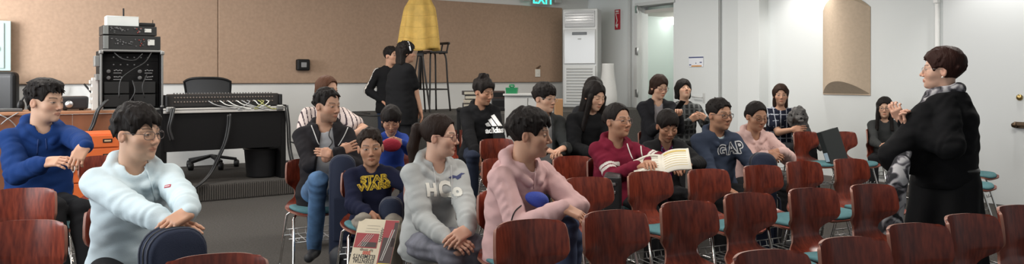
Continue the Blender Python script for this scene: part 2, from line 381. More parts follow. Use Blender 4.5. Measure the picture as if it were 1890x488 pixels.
# red fire sign
p = on_right(1139, 36, .02); k = p.y / F; e = empty('fire_sign', room(9.525, ab(p)[1]), RZ, 'narrow red vertical fire extinguisher sign beside the doorway', 'sign')
hh = 37 * k; ww = .14
mb = MB(); mb.box((-.006, 0, p.z), (.012, ww, hh), .003); mb.build('plate', mat('sign_red', (.45, .02, .04), .4), e)
mb = MB(); add_text(mb, 'FIRE', .05, (-.013, 0, p.z + hh * .40), (0, -1, 0), (0, 0, 1), 0, .0015); mb.box((-.013, 0, p.z + hh * .3), (.003, .1, .012), .001)
mb.tube([(-.013, .035, p.z + .10), (-.013, .0, p.z - .02), (-.013, .03, p.z - .1)], .009, 0, 6); mb.prism([(-.014, .05, p.z - .10), (-.014, -.03, p.z - .08), (-.014, .0, p.z - hh * .44)], (-.003, 0, 0)); mb.build('lettering', mat('sign_white', (.8, .78, .75), .5), e)
# notice on the closed door
p = on_right(1285, 114, .05); k = p.y / F; ww = 27 * k * 1.3; hh = 19 * k
e = empty('door_notice', room(9.478, ab(p)[1]), RZ, 'small white notice with blue and orange bands taped to the closed door', 'notice')
mb = MB(); mb.box((-.002, 0, p.z), (.004, ww, hh), .0005); mb.build('sheet', mat('paper', (.78, .80, .85), .6), e)
mb = MB(); mb.box((-.005, 0, p.z + hh * .42), (.003, ww, hh * .12), 0); mb.box((-.005, -ww * .33, p.z - hh * .08), (.003, ww * .14, hh * .1), 0); mb.box((-.005, ww * .4, p.z - hh * .3), (.003, ww * .14, hh * .1), 0); mb.box((-.005, 0, p.z - hh * .15), (.003, ww * .05, hh * .1), 0); mb.build('blue_print', mat('print_blue', (.08, .10, .22), .6), e)
mb = MB(); mb.box((-.005, -ww * .04, p.z - hh * .42), (.003, ww * .7, hh * .12), 0); mb.build('orange_band', mat('print_orange', (.65, .30, .08), .6), e)
# ---------------------------------------------------------------- chairs
def wood_mat():
    m = bpy.data.materials.new('cherry_plywood'); m.use_nodes = True; nt = m.node_tree; L = nt.links.new; b = nt.nodes['Principled BSDF']
    tc = nt.nodes.new('ShaderNodeTexCoord'); oi = nt.nodes.new('ShaderNodeObjectInfo'); ad = nt.nodes.new('ShaderNodeVectorMath'); ad.operation = 'ADD'
    mu = nt.nodes.new('ShaderNodeVectorMath'); mu.operation = 'SCALE'; mu.inputs[0].default_value = (7, 5, 3); L(oi.outputs['Random'], mu.inputs['Scale'])
    L(tc.outputs['Object'], ad.inputs[0]); L(mu.outputs[0], ad.inputs[1])
    mp = nt.nodes.new('ShaderNodeMapping'); mp.inputs['Scale'].default_value = (1, .5, .18); L(ad.outputs[0], mp.inputs['Vector'])
    n1 = nt.nodes.new('ShaderNodeTexNoise'); n1.inputs['Scale'].default_value = 7; n1.inputs['Detail'].default_value = 2; n1.inputs['Distortion'].default_value = .3; L(mp.outputs[0], n1.inputs['Vector'])
    w = nt.nodes.new('ShaderNodeMath'); w.operation = 'MULTIPLY'; w.inputs[1].default_value = 45; L(n1.outputs['Fac'], w.inputs[0])
    sn = nt.nodes.new('ShaderNodeMath'); sn.operation = 'SINE'; L(w.outputs[0], sn.inputs[0])
    n2 = nt.nodes.new('ShaderNodeTexNoise'); n2.inputs['Scale'].default_value = 90; L(mp.outputs[0], n2.inputs['Vector'])
    mx = nt.nodes.new('ShaderNodeMath'); mx.operation = 'MULTIPLY_ADD'; mx.inputs[1].default_value = .10; L(sn.outputs[0], mx.inputs[0]); L(n2.outputs['Fac'], mx.inputs[2])
    cr = nt.nodes.new('ShaderNodeValToRGB'); e = cr.color_ramp.elements; e[0].position = .2; e[0].color = (.100, .0165, .011, 1); e[1].position = .85; e[1].color = (.300, .054, .027, 1); L(mx.outputs[0], cr.inputs['Fac'])
    L(cr.outputs['Color'], b.inputs['Base Color']); b.inputs['Roughness'].default_value = .30; b.inputs['Specular IOR Level'].default_value = .45
    MATS['cherry_plywood'] = m; return m
WOOD = wood_mat(); EDGE = mat('plywood_edge', (.30, .13, .09), .45)
TEAL = mat('teal_upholstery', (.095, .215, .235), .85, bump=(500, .2), var=(40, .08), spec=.2)
def shell_mesh():
    prof = spline([(-.222, .82), (-.214, .76), (-.208, .70), (-.205, .65), (-.202, .60), (-.190, .545), (-.145, .490), (-.06, .460), (.09, .458), (.18, .460), (.225, .446)], 6)
    n = len(prof); nu = 18; th = .0065
    L = [0]
    for i in range(1, n): L.append(L[-1] + (prof[i] - prof[i - 1]).length)
    L = [l / L[-1] for l in L]
    zs = [p.y for p in prof]
    def width(i):
        l = L[i]; return float(np.interp(l, [0, .03, .07, .13, .195, .24, .28, .32, .36, .41, .47, .56, .80, .92, .97, 1], [.150, .170, .178, .183, .184, .172, .132, .100, .095, .112, .160, .196, .205, .200, .182, .13]))
    G = []; Nn = []
    for i in range(n):
        w = width(i); l = L[i]; row = []
        bowl = .088 * max(0, min(1, (.36 - l) / .14)) + .012
        for j in range(nu + 1):
            s = j / nu * 2 - 1; x = s * w
            y, z = prof[i]
            a = prof[min(i + 1, n - 1)] - prof[max(i - 1, 0)]; a.normalize(); nrm = Vector((-a.y, a.x))     # towards the sitter
            if nrm.x < 0 and l < .33: nrm = -nrm
            if l >= .33 and nrm.y < 0: nrm = -nrm
            if l < .04: z_ = -.018 * (s ** 4) * (1 - l / .04)
            else: z_ = 0
            k = bowl * (x / .19) ** 2
            row.append(Vector((x, y + nrm.x * k, z + nrm.y * k + z_)))
        G.append(row)
    V = []; Fc = []; M = []
    def nor(i, j):
        du = G[i][min(j + 1, nu)] - G[i][max(j - 1, 0)]; dv = G[min(i + 1, n - 1)][j] - G[max(i - 1, 0)][j]; q = du.cross(dv); return q.normalized()
    for sgn in (1, -1):
        for i in range(n):
            for j in range(nu + 1): V.append(G[i][j] + nor(i, j) * th * sgn)
    K = n * (nu + 1); id = lambda s, i, j: s * K + i * (nu + 1) + j
    for i in range(n - 1):
        for j in range(nu):
            Fc.append((id(0, i, j), id(0, i + 1, j), id(0, i + 1, j + 1), id(0, i, j + 1))); M.append(0)
            Fc.append((id(1, i, j), id(1, i, j + 1), id(1, i + 1, j + 1), id(1, i + 1, j))); M.append(0)
    ring = [(i, 0) for i in range(n)] + [(n - 1, j) for j in range(1, nu + 1)] + [(i, nu) for i in range(n - 2, -1, -1)] + [(0, j) for j in range(nu - 1, 0, -1)]
    k0 = len(V)                                    # separate rim so that it shades crisply
    for s in (0, 1): V += [V[id(s, *r)] for r in ring]
    m = len(ring)
    for q in range(m): Fc.append((k0 + q, k0 + (q + 1) % m, k0 + m + (q + 1) % m, k0 + m + q)); M.append(1)
    bm_me = raw_mesh('seat_shell', V, Fc, [WOOD, EDGE], M); bm = bmesh.new(); bm.from_mesh(bm_me); bmesh.ops.recalc_face_normals(bm, faces=bm.faces[:]); bm.to_mesh(bm_me); bm.free(); return bm_me
def pad_mesh():
    V = []; Fc = []; N = 40; rows = [(1.0, .0), (1.0, .012), (.97, .020), (.8, .026), (.45, .029), (0.02, .030)]
    for k, h in rows:
        for i in range(N):
            a = 2 * math.pi * i / N; c, s = math.cos(a), math.sin(a)
            x = .190 * k * abs(c) ** .62 * (1 if c > 0 else -1); y = .066 + .158 * k * abs(s) ** .62 * (1 if s > 0 else -1)
            z = .462 + h + .020 * (x / .19) ** 2 - .12 * max(0, y - .17) * (1 if y > .17 else 0) + .10 * max(0, -.02 - y)
            V.append((x, y, z))
    for r in range(len(rows) - 1):
        for i in range(N): Fc.append((r * N + i, r * N + (i + 1) % N, (r + 1) * N + (i + 1) % N, (r + 1) * N + i))
    Fc.append(tuple((len(rows) - 1) * N + i for i in range(N))); Fc.append(tuple(range(N - 1, -1, -1)))
    return raw_mesh('seat_pad', V, Fc, [TEAL])
def side_frame(sx):
    mb = MB(); pts = [(sx * .10, -.06, .440), (sx * .155, -.075, .438), (sx * .178, -.10, .416), (sx * .205, -.19, .06), (sx * .208, -.205, .022), (sx * .208, -.18, .011), (sx * .208, 0, .010), (sx * .208, .19, .011), (sx * .208, .215, .022), (sx * .205, .20, .06), (sx * .178, .10, .416), (sx * .155, .075, .438), (sx * .10, .06, .440)]
    out = []
    for i, p in enumerate(pts): out.append(Vector(p))
    mb.tube(out, .0105, 0, 10)
    for y in (-.19, .19): mb.cyl((sx * .208, y, 0.0), (sx * .208, y, .012), .016)
    return mb.mesh('leg_frame', M_METAL)
PROTO = None
def make_chair():
    r = empty('stacking_chair', (0, 0, 0))
    obj('seat_shell', shell_mesh(), r); obj('seat_pad', pad_mesh(), r)
    for sx in (1, -1): obj('leg_frame', side_frame(sx), r)
    for y in (-.06, .06):
        mb = MB(); mb.cyl((-.11, y, .438), (.11, y, .438), .0095); mb.build('crossbar', M_METAL, r)
    mb = MB()
    for x in (-.15, -.09, -.03, .03, .09, .15): mb.tube([(x, -.13, .30), (x, -.12, .26), (x, .14, .25), (x, .15, .28)], .0035, 0, 6)
    for y, z in ((-.12, .26), (.02, .255), (.14, .25), (-.13, .30)): mb.tube([(-.193, y, z), (.193, y, z)], .004, 0, 6)
    mb.build('book_rack', M_STEEL, r)
    return r
CHAIRS = []
def chair_at(loc, a, label):
    global PROTO
    if PROTO is None: PROTO = make_chair(); c = PROTO
    else: c = copy_tree(PROTO)
    c.location = (loc[0], loc[1], 0); c.rotation_euler = (0, 0, R(180 + a)); tag(c, label, 'chair', 'stacking chairs'); CHAIRS.append(c); return c
def chair_back(px, py, label, a=27, Y=None, dz=0):
    """chair whose backrest's top centre shows at (px, py)"""
    Y = Y or (CAMH - .82) * F / (py - HY); p = at(px, py, Y); f = Vector((math.sin(R(a)), -math.cos(R(a)), 0))
    return chair_at(p + f * .235, a, label)
def chair_under(info, label, a=None, back=.0, dx=0.):
    f = info['RB'] @ Vector((0, 1, 0)); p = info['loc']
    if a is not None: f = Vector((math.sin(R(a)), -math.cos(R(a)), 0))
    else: a = math.degrees(math.atan2(f.x, -f.y))
    return chair_at(p + f * (.03 - back) + Vector((dx, 0, 0)), a, label)
BL = [(960, 405, 27, 'empty red wooden chair directly in front of the boy in the pale pink hoodie'),
 (1113, 388, 27, 'empty red wooden chair just right of the pink-hoodie boy, under his dangling hand'),
 (1247, 371, 27, 'empty red wooden chair in the near middle row, second right of the pink-hoodie boy'),
 (1358, 356, 27, 'empty red wooden chair in the near middle row in front of the blue upright case'),
 (1476, 347, 24, 'empty red wooden chair in the middle row two to the left of the standing teacher'),
 (1586, 340, 24, 'empty red wooden chair right beside the standing teacher, touching her scarf side'),
 (1388, 461, 24, 'red wooden chair at the bottom edge, only its top visible, left of another bottom chair'),
 (1540, 437, 22, 'red wooden chair at the bottom edge left of the teacher dress'),
 (1659, 412, 22, 'red wooden chair at the bottom edge in front of the teacher dress'),
 (1757, 395, 26, 'red wooden chair turned edge-on right of the teacher dress'),
 (1850, 379, 26, 'red wooden chair near the bottom right corner, second from the right edge'),
 (1897, 298, 26, 'red wooden chair cut off by the right edge below the door handle'),
 (1182, 316, 27, 'red wooden chair in front of the girl in the maroon hoodie'),
 (1289, 312, 27, 'red wooden chair in front of the child reading the open book'),
 (1388, 305, 27, 'red wooden chair in front of the boy in the navy hoodie'),
 (1464, 298, 27, 'red wooden chair right of the upright blue case'),
 (1551, 293, 25, 'red wooden chair left of the teacher sleeve, in front of the black binder'),
 (1069, 327, 27, 'red wooden chair behind the pink-hoodie boy, close to his shoulder on the right'),
 (1044, 288, 27, 'red wooden chair in front of the bespectacled boy in the grey jacket'),
 (911, 256, 20, 'red wooden chair in front of the girl in the black sweatshirt'),
 (917, 292, 27, 'red wooden chair left behind the pink-hoodie boy, second one up'),
 (848, 240, 30, 'red wooden chair behind the ponytail girl, right of her glasses'),
 (729, 264, 10, 'red wooden chair behind the small boy, in front of the little girl'),
 (55, 335, 10, 'red wooden chair at the left edge, upper of two before the blue hoodie boy'),
 (62, 405, 8, 'red wooden chair at the left edge, lower of two, with a pale sheen'),
 (397, 467, 20, 'red wooden chair at the bottom edge in front of the dark violin case'),
 (186, 287, 40, 'red wooden chair under the elbow of the blue hoodie boy'),
 (1475, 243, 22, 'red wooden chair against the woman holding the dog'),
 (1546, 243, 24, 'red wooden chair at the back wall holding the black binder'),
 (1606, 238, 24, 'red wooden chair of the long-haired girl with glasses by the right wall'),
 (1746, 318, 24, 'red wooden chair behind the teacher, its teal seat showing right of her dress'),
 (1742, 256, 40, 'red wooden chair by the right wall behind the teacher, long teal seat showing'),
 (1727, 268, 40, 'red wooden chair hidden behind the teacher, left of the long teal seat'),
]
for px, py, a, lab in BL: chair_back(px, py, lab, a, 4.4 if (px, py) == (55, 335) else None)
# ---------------------------------------------------------------- people
def cloth(name, col, rough=.92, var=.06):
    return mat('cloth_' + name, col, rough, bump=(260, .12), var=(9, var), spec=.15)
def hairmat(name, col): return mat('hair_' + name, col, .62, bump=(110, .5), stretch=(1, 1, .10), spec=.16)
SKIN = mat('skin', (.6, .4, .3), .5, spec=.35, sub=.12, attr='Col')
LENS = mat('spectacle_lens', (.02, .02, .02), .05, alpha=.04, spec=.5)
def paint_attr(me, cols):
    a = me.color_attributes.new('Col', 'FLOAT_COLOR', 'POINT')
    c = np.ones((len(me.vertices), 4), f32); c[:, :3] = cols; a.data.foreach_set('color', c.ravel())
def head_sdf(P, g):
    Q = P.copy(); Q[:, 0] = np.abs(Q[:, 0]); c = g.get('chub', 0.); e = g.get('fem', 0.)
    d = ell(P, (0, -.012, .03), (.077, .097, .088))
    d = smin(d, ell(P, (0, .026, -.036), (.0595 + .008 * c, .066, .088)), .03)
    d = smin(d, ell(P, (0, .03, -.08), (.042 + .014 * c - .004 * e, .052, .036)), .025)
    d = smin(d, sph(P, (0, .077, -.101), .015 - .003 * e), .022)
    d = smin(d, sph(Q, (.041 + .003 * c, .054, -.03), .022 + .006 * c), .026)
    d = smin(d, cap(Q, (.012, .083, .017), (.05, .062, .016), .010 - .002 * e, .008), .016)
    d = smax(d, -sph(Q, (.033, .106, .0), .0195), .014)
    d = smin(d, ell(Q, (.0315, .0765, -.002), (.0145, .0125, .0105)), .004)
    d = smin(d, cap(P, (0, .088, .006), (0, .107, -.031), .006, .0098), .012)
    d = smin(d, sph(P, (0, .1095, -.036), .0086), .007)
    d = smin(d, sph(Q, (.0118, .0985, -.0405), .0070), .006)
    d = smax(d, -sph(Q, (.0065, .109, -.0475), .003), .003)
    d = smin(d, cap(Q, (0, .0945, -.0635), (.021, .0855, -.0675), .0054, .003), .006)
    d = smin(d, cap(Q, (0, .0925, -.074), (.017, .0845, -.0705), .0062, .004), .005)
    if g.get('open'): d = smax(d, -ell(P, (0, .102, -.069), (.014, .014, .004)), .003)
    else: d = smax(d, -cap(Q, (0, .103, -.0685), (.024, .0925, -.0685), .0026, .0016), .004)
    t = .35; Re = [[math.cos(t), -math.sin(t), 0], [math.sin(t), math.cos(t), 0], [0, 0, 1]]
    d = smin(d, ell(Q, (.080, -.010, -.014), (.0080, .0175, .0285), Re), .008)
    d = smax(d, -ell(Q, (.092, -.004, -.011), (.009, .010, .017)), .006)
    d = smin(d, cap(P, (0, -.028, -.06), (0, -.032, -.12), .048 - .005 * e + .004 * c, .048 - .005 * e + .004 * c), .03)
    return d
def paint_head(P, g):
    sk = np.array(g['skin']); C = np.tile(sk, (len(P), 1)); x, y, z = np.abs(P[:, 0]), P[:, 1], P[:, 2]
    def mix(w, col):
        w = np.clip(w, 0, 1)[:, None]; C[:] = C * (1 - w) + np.array(col) * w
    red = sk * np.array([1.03, .80, .76])
    mix(.5 * np.exp(-((x - .042) / .022) ** 2 - ((z + .035) / .02) ** 2) * (y > .03), red)
    mix(.45 * np.exp(-(x / .016) ** 2 - ((z + .036) / .015) ** 2) * (y > .08), red)
    mix(.5 * (x > .078), red)
    hc = np.array(g.get('brow_col', (.02, .014, .011)))
    bz = .0215 + .004 * np.sin((x - .012) / .04 * 2.6)
    mix(.9 * np.clip(1.6 - np.abs(z - bz) / .0036, 0, 1) * (x > .012) * (x < .052) * (y > .03), hc * .6 + sk * .18)
    lip = sk * np.array([.95, .62, .58]) if g.get('fem', 0) else sk * np.array([.88, .62, .58])
    if g.get('lip'): lip = np.array(g['lip'])
    lw = (np.clip(1.5 - ((x / .023) ** 2 + ((z + .069) / .0115) ** 2) * 1.2, 0, 1)) * (y > .07)
    mix(.85 * lw, lip); mix(.7 * np.exp(-((z + .0688) / .0018) ** 2) * (x < .022) * (y > .07), lip * .35)
    mix(.8 * np.exp(-((x - .0065) / .004) ** 2 - ((z + .047) / .0028) ** 2) * (y > .09), sk * .3)
    ex, ez = (x - .0315) / .0145, (z + .0015 + .0 * x)
    eo = {'open': .0045, 'half': .0031, 'down': 0.}[g.get('eyes', 'open')]
    fr = y > .05
    if eo > 0:
        q = ex ** 2 + (ez / eo) ** 2
        mix(1.0 * (q < 1) * fr, (.46, .42, .39))
        gx = g.get('gaze', 0.) * .006 * np.sign(P[:, 0])
        mix(1.0 * (q < 1.05) * fr * (np.hypot(x - .0315 - gx, ez) < .0058), (.018, .010, .007))
        mix(.85 * fr * (np.abs(ex) < 1.12) * np.exp(-((ez - eo * np.sqrt(np.clip(1.05 - ex ** 2, 0, 1))) / .0016) ** 2), (.02, .014, .012))
        mix(.35 * fr * (np.abs(ex) < 1.0) * np.exp(-((ez + eo * np.sqrt(np.clip(1.05 - ex ** 2, 0, 1))) / .0015) ** 2), (.05, .03, .025))
    else:
        mix(.9 * fr * (np.abs(ex) < 1.1) * np.exp(-((ez + .003 + .0022 * (1 - ex ** 2)) / .0017) ** 2), (.02, .014, .012))
    if g.get('beard'):
        w = ((z < -.048) & (y > -.005)) * np.clip(1 - lw * 1.4, 0, 1) * np.clip((-.05 - z) / .02 + .25 * (y > .075), 0, 1) * (z > -.125)
        mix(g['beard'] * w, hc + sk * .12)
    return C
def hair_sdf(P, h, g):
    Q = P.copy(); Q[:, 0] = np.abs(Q[:, 0]); t = h.get('t', .014)
    ang = np.arctan2(P[:, 0], P[:, 1] + .02)
    st = h.get('noise', .003); fq = h.get('freq', 95)
    n = wob(P * f32([1, 1, h.get('zs', .35)]), fq, 2) * st + wob(P * f32([1, 1, .4]), fq * 2.1, 5) * st * .35
    d = ell(P, (0, -.013 - h.get('back', 0), .033 + t * .3), (.078 + t * h.get('side', .8), .098 + t * .9, .087 + t))
    if h.get('vol'): d = smin(d, ell(P, h['vol'][0], h['vol'][1]), .03)
    hl = h.get('hl', .062) + .012; jag = h.get('jag', .004)
    hz = hl + jag * np.sin(P[:, 0] * h.get('jf', 190) + 3 * np.sin(P[:, 0] * 60 + 1) + 2 * np.sin(P[:, 0] * 37)) + h.get('part', 0) * P[:, 0]
    rw = h.get('fw', .112)
    Pc = P.copy(); Pc[:, 2] -= hz - .098
    cut = ell(Pc, (0, .135, 0), (rw, h.get('fry', .110), .098))
    if h.get('len', 0) > 0 or h.get('curtain'):
        L = h.get('len', .1); y0 = h.get('cy', -.035)
        a = np.clip((.03 - P[:, 2]) / (L + .03), 0, 1)
        rx = h.get('cx', .088) * (1 - a * h.get('tap', .15)) + n * 0; ry = .072 * (1 - a * .3)
        q = np.sqrt((P[:, 0] / rx) ** 2 + ((P[:, 1] - y0 + .02 * a) / ry) ** 2)
        dt = (q - 1) * np.minimum(rx, ry); dz = np.maximum(P[:, 2] - .05, -L - P[:, 2] + .012 * np.sin(ang * 9))
        d = smin(d, smax(dt, dz, .02), .03)
        below = np.sqrt((P[:, 0] / rw) ** 2 + ((P[:, 1] - .135) / h.get('fy', .10)) ** 2); below = (below - 1) * .07
        cut = np.minimum(cut, smax(below, Pc[:, 2], .02))
    d = d + n
    d = smax(d, -cut, .008)
    if not h.get('len'):
        zn = h.get('zn', -.055); d = smax(d, (zn - P[:, 2]) + .55 * np.maximum(P[:, 1] + .02, 0), .012)
    if h.get('ears', True): d = smax(d, -ell(Q, (.088, .012, -.038), (.034, .040, .055)), .006)
    if h.get('tufts'):
        if '_t' not in h:
            nT, ln, upk, seed = h['tufts']; rr = random.Random(seed); h['_t'] = []; cr_ = Vector(h.get('crown', (.0, -.05, .125)))
            while len(h['_t']) < nT:
                v = Vector((rr.gauss(0, 1), rr.gauss(.1, 1), rr.gauss(.25, 1))).normalized()
                if v.z < h.get('tz', .05) and v.y > -.3: continue
                if v.z < -.35: continue
                p_ = Vector((v.x * (.078 + t * .5), -.013 + v.y * (.098 + t * .6), .033 + v.z * (.087 + t * .7)))
                fl = p_ - cr_; fl = (fl - v * fl.dot(v)).normalized() if fl.length > .01 else Vector((1, 0, 0)); fl = (fl + v * upk + Vector((rr.uniform(-.5, .5), rr.uniform(-.2, .5), rr.uniform(-.3, .2)))).normalized()
                q_ = p_ + fl * ln * rr.uniform(.7, 1.3)
                if q_.z < h.get('hl', .062) - .03 and q_.y > .02: continue
                h['_t'].append((p_ - fl * .012, q_, rr.uniform(.010, .015), .003))
        for a, b, ra, rb in h['_t']: d = smin(d, cap(P, a, b, ra, rb), .009)
    for a, b, ra, rb in h.get('locks', []):
        d = smin(d, cap(P, a, b, ra, rb) + n, .012)
    for c, r in h.get('balls', []): d = smin(d, ell(P, c, r) + n * 1.6, .01)
    return d
def hand_geo(curl, side, cell, spread=.1, thumb=.5, fore=.14):
    """side +1: right hand. wrist at origin, fingers along +Y, back of the hand +Z, thumb at -X (right)"""
    fing = []
    for i, (bx, ln, r, by) in enumerate([(-.029, .073, .0088, .089), (-.0095, .080, .009, .094), (.0105, .075, .0086, .091), (.029, .058, .0076, .083)]):
        c = curl[i] if isinstance(curl, (list, tuple)) else curl * (1 + .08 * i); p = np.array((bx, by, -.001)); an = c * .55; out = [p]
        sp = (bx / .03) * spread
        for k, fr in enumerate((.45, .31, .24)):
            dv = np.array((math.sin(sp) * math.cos(an), math.cos(sp) * math.cos(an), -math.sin(an))); p = p + dv * ln * fr; out.append(p); an += c * (.75, .5, 0)[k]
        fing.append((out, r))
    th = [np.array((-.022, .022, -.008)), np.array((-.043, .050, -.016 - .01 * thumb)), np.array((-.052 + .02 * thumb, .078, -.022 - .018 * thumb)), np.array((-.050 + .032 * thumb, .103, -.026 - .022 * thumb))]
    def f(P):
        d = rbox(P, (0, .05, 0), (.037, .046, .0125), .0125)
        d = smin(d, ell(P, (-.022, .035, -.008), (.02, .033, .015)), .015)
        d = smin(d, cap(P, (0, -fore, 0), (0, .012, 0), .034, .0255), .02)
        for out, r in fing:
            e = None
            for k in range(3):
                q = cap(P, out[k], out[k + 1], r * (1 - .07 * k), r * (1 - .07 * (k + 1)))
                q2 = sph(P, out[k + 1], r * (1.02 - .07 * k)) if k < 2 else None
                if q2 is not None: q = smin(q, q2, .003)
                e = q if e is None else smin(e, q, .004)
            d = smin(d, e, .0045)
        e = smin(cap(P, th[0], th[1], .014, .0112), cap(P, th[1], th[2], .0112, .0098), .006)
        return smin(d, smin(e, cap(P, th[2], th[3], .0096, .008), .004), .008)
    V, Q = nets(f, (-.085, -fore - .035, -.12), (.055, .185, .04), cell)
    if side < 0: V = V * [-1, 1, 1]; Q = Q[:, ::-1]
    return V, Q
HANDS = {}
def hand(curl, side, cell, **kw):
    k = (str(curl), side, round(cell, 4), str(kw))
    if k not in HANDS: HANDS[k] = hand_geo(curl, side, cell, **kw)
    return HANDS[k]
def ik(a, b, l1, l2, pole):
    a, b, pole = Vector(a), Vector(b), Vector(pole); d = b - a; L = d.length; mx = (l1 + l2) * .995
    if L > mx: b = a + d * (mx / L); d = b - a; L = mx
    L = max(L, abs(l1 - l2) + .01); x = (l1 * l1 - l2 * l2 + L * L) / (2 * L); hh = math.sqrt(max(l1 * l1 - x * x, 0))
    u = d.normalized(); pv = pole - a; pv = pv - u * pv.dot(u)
    pv = pv.normalized() if pv.length > 1e-5 else u.orthogonal().normalized()
    return a + u * x + pv * hh, b
PEOPLE = {}
def person(key, label, top_px, Y, face, gaze, sc=1., hs=1., pitch=0., roll=0., lean=(0, .03), twist=0., skin=(.60, .40, .29),
           g=None, hair=None, hair_col=(.012, .009, .008), top=None, legs=None, wrists=None, elbows=None, hands=None, stand=False,
           hz=None, knees=None, ankles=None, glasses=None, bw=1., bd=1., shw=1., shoes=True, cellk=1., necklen=1., slouch=.03):
    g = dict(g or {}); g['skin'] = skin; RB = Matrix.Rotation(R(180 + face), 3, 'Z')
    tl = (.50 if not stand else .52) * sc
    nb = Vector((lean[0], lean[1], math.sqrt(max(tl * tl - lean[0] ** 2 - lean[1] ** 2, .01))))
    hp = nb + Vector((0, .024, .048 * necklen)) * sc
    RH = Matrix.Rotation(R(gaze - face), 3, 'Z') @ Matrix.Rotation(R(pitch), 3, 'X') @ Matrix.Rotation(R(roll), 3, 'Y')
    hc = hp + RH @ Vector((0, .018, .098)) * hs
    rel = hc + Vector((0, 0, .125)) * hs
    T = at(*top_px, Y); z0 = T.z - rel.z
    o3 = T - RB @ rel; loc = Vector((o3.x, o3.y, 0)); RBi = RB.transposed()
    hipz = z0
    up = Vector((0, 0, z0)); nb, hp, hc = nb + up, hp + up, hc + up
    loc_of = lambda q: RBi @ (at(q[0], q[1], Y + q[2]) - loc)
    wdir = lambda v: (RBi @ Vector(v)).normalized()
    sa = Matrix.Rotation(R(twist), 3, 'Z') @ Vector((1, 0, 0))
    shs = {}; els = {}; wrs = {}
    for sd, nm in ((1, 'R'), (-1, 'L')):
        sh = nb + sa * (.156 * sc * shw * sd * (.94 if g.get('fem') else 1)) + Vector((0, 0, -.076 * sc)); shs[nm] = sh
        w = (wrists or {}).get(nm)
        w = loc_of(w) if w else (Vector((.12 * sd, .30, z0 + .10)) if not stand else Vector((.2 * sd, .05, z0 - .05)))
        pole = (elbows or {}).get(nm)
        pole = loc_of(pole) if pole else sh + Vector((.25 * sd, -.12, -.4))
        els[nm], wrs[nm] = ik(sh, w, .285 * sc, .25 * sc, pole)
    cell = max(.0031, Y / F * .95) * cellk
    # ---------- body: head, neck, hands in one mesh
    VV = []; QQ = []; CC = []; k = 0
    def put(V, Q, C):
        nonlocal k
        VV.append(V); QQ.append(Q + k); CC.append(C); k += len(V)
    RHn = np.array(RH, f32); hcn = np.array(hc, f32)
    toH = lambda P: ((P - hcn) @ RHn) / f32(hs)
    nbn, hpn = nb - Vector((0, 0, .03 * sc)), hp + Vector((0, 0, .02))
    def fb(P):
        d = head_sdf(toH(P), g) * f32(hs)
        d = smin(d, cap(P, nbn, hpn, .054 * sc, .047 * sc * (.92 if g.get('fem') else 1)), .025)
        for nm in 'RL': d = smin(d, cap(P, nb - Vector((0, 0, .035 * sc)), shs[nm] - Vector((0, 0, .02 * sc)), .042 * sc, .03 * sc), .03)
        return smin(d, ell(P, nb + Vector((0, .01, -.10 * sc)), (.10 * sc, .055 * sc, .10 * sc)), .04)
    lo = np.minimum(np.array(hc) - .19 * hs, np.array(nb) - [.19 * sc, .12, .23 * sc]); hi = np.maximum(np.array(hc) + .19 * hs, np.array(nb) + [.19 * sc, .12, 0])
    V, Q = nets(fb, lo, hi, cell); Ph = toH(V.astype(f32)); C = np.tile(np.array(skin), (len(V), 1))
    m = np.einsum('ij,ij->i', Ph, Ph) < .16 ** 2; C[m] = paint_head(Ph[m], g); put(V, Q, C)
    top = dict(top or {}); short = top.get('short'); wr_end = {}
    for sd, nm in ((1, 'R'), (-1, 'L')):
        hd = (hands or {}).get(nm, {})
        if hd is None: continue
        fd = (wrs[nm] - els[nm]).normalized()
        y = (fd * .5 + wdir(hd['dir'])).normalized() if hd.get('dir') else (fd + Vector((0, 0, -.25))).normalized()
        zn = wdir(hd['back']) if hd.get('back') else Vector((0, 0, 1)) - y * .001
        z = (zn - y * zn.dot(y)).normalized(); x = y.cross(z)
        M = np.array(Matrix((x, y, z)).transposed()); hsz = hd.get('size', 1.) * (.5 + .5 * sc)
        V, Q = hand(hd.get('curl', .5), sd, max(.0028, cell * .9), spread=hd.get('spread', .1), thumb=hd.get('thumb', .5))
        V = V * hsz @ M.T + np.array(wrs[nm])
        # swing the forearm stub towards the elbow
        t = np.clip(-((V - np.array(wrs[nm])) @ np.array(y)) / .14, 0, 1)
        V = V + t[:, None] * (np.array(els[nm] - wrs[nm]) / (els[nm] - wrs[nm]).length + np.array(y)) * .14 * hsz
        kn = np.array(skin) * np.array([1.02, .93, .90]); put(V, Q, np.tile(kn, (len(V), 1)))
        if short:
            ca = max(.006, cell); sh, el, wr = shs[nm], els[nm], wrs[nm]
            fa = lambda P: smin(cap(P, sh, el, .05 * sc, .04 * sc), cap(P, el, wr, .041 * sc, .027 * sc), .02)
            pts = np.array([sh, el, wr]); V, Q = nets(fa, pts.min(0) - .06, pts.max(0) + .06, ca); put(V, Q, np.tile(np.array(skin), (len(V), 1)))
    me = raw_mesh('person', np.concatenate(VV), np.concatenate(QQ), [SKIN]); paint_attr(me, np.concatenate(CC))
    root = obj('person', me, None, loc, (0, 0, R(180 + face))); tag(root, label, 'person', 'people in the room')
    info = dict(root=root, nb=nb, hp=hp, hc=hc, RH=RH, RB=RB, loc=loc, shs=shs, els=els, wrs=wrs, z0=z0, Y=Y, sc=sc, hs=hs, sa=sa); PEOPLE[key] = info
    # ---------- hair
    if hair:
        fh = lambda P: hair_sdf(toH(P), hair, g) * f32(hs)
        ext = hair.get('ext', .16) * hs; dn = max(hair.get('len', 0), hair.get('down', 0)) * hs + .06
        V, Q = nets(fh, np.array(hc) - [ext, ext, max(.14 * hs, dn)], np.array(hc) + [ext, ext, .17 * hs], max(.0034, cell * 1.05))
        if len(V): obj('hair', raw_mesh('hair', V, Q, [hairmat(str(hair_col), hair_col)]), root)
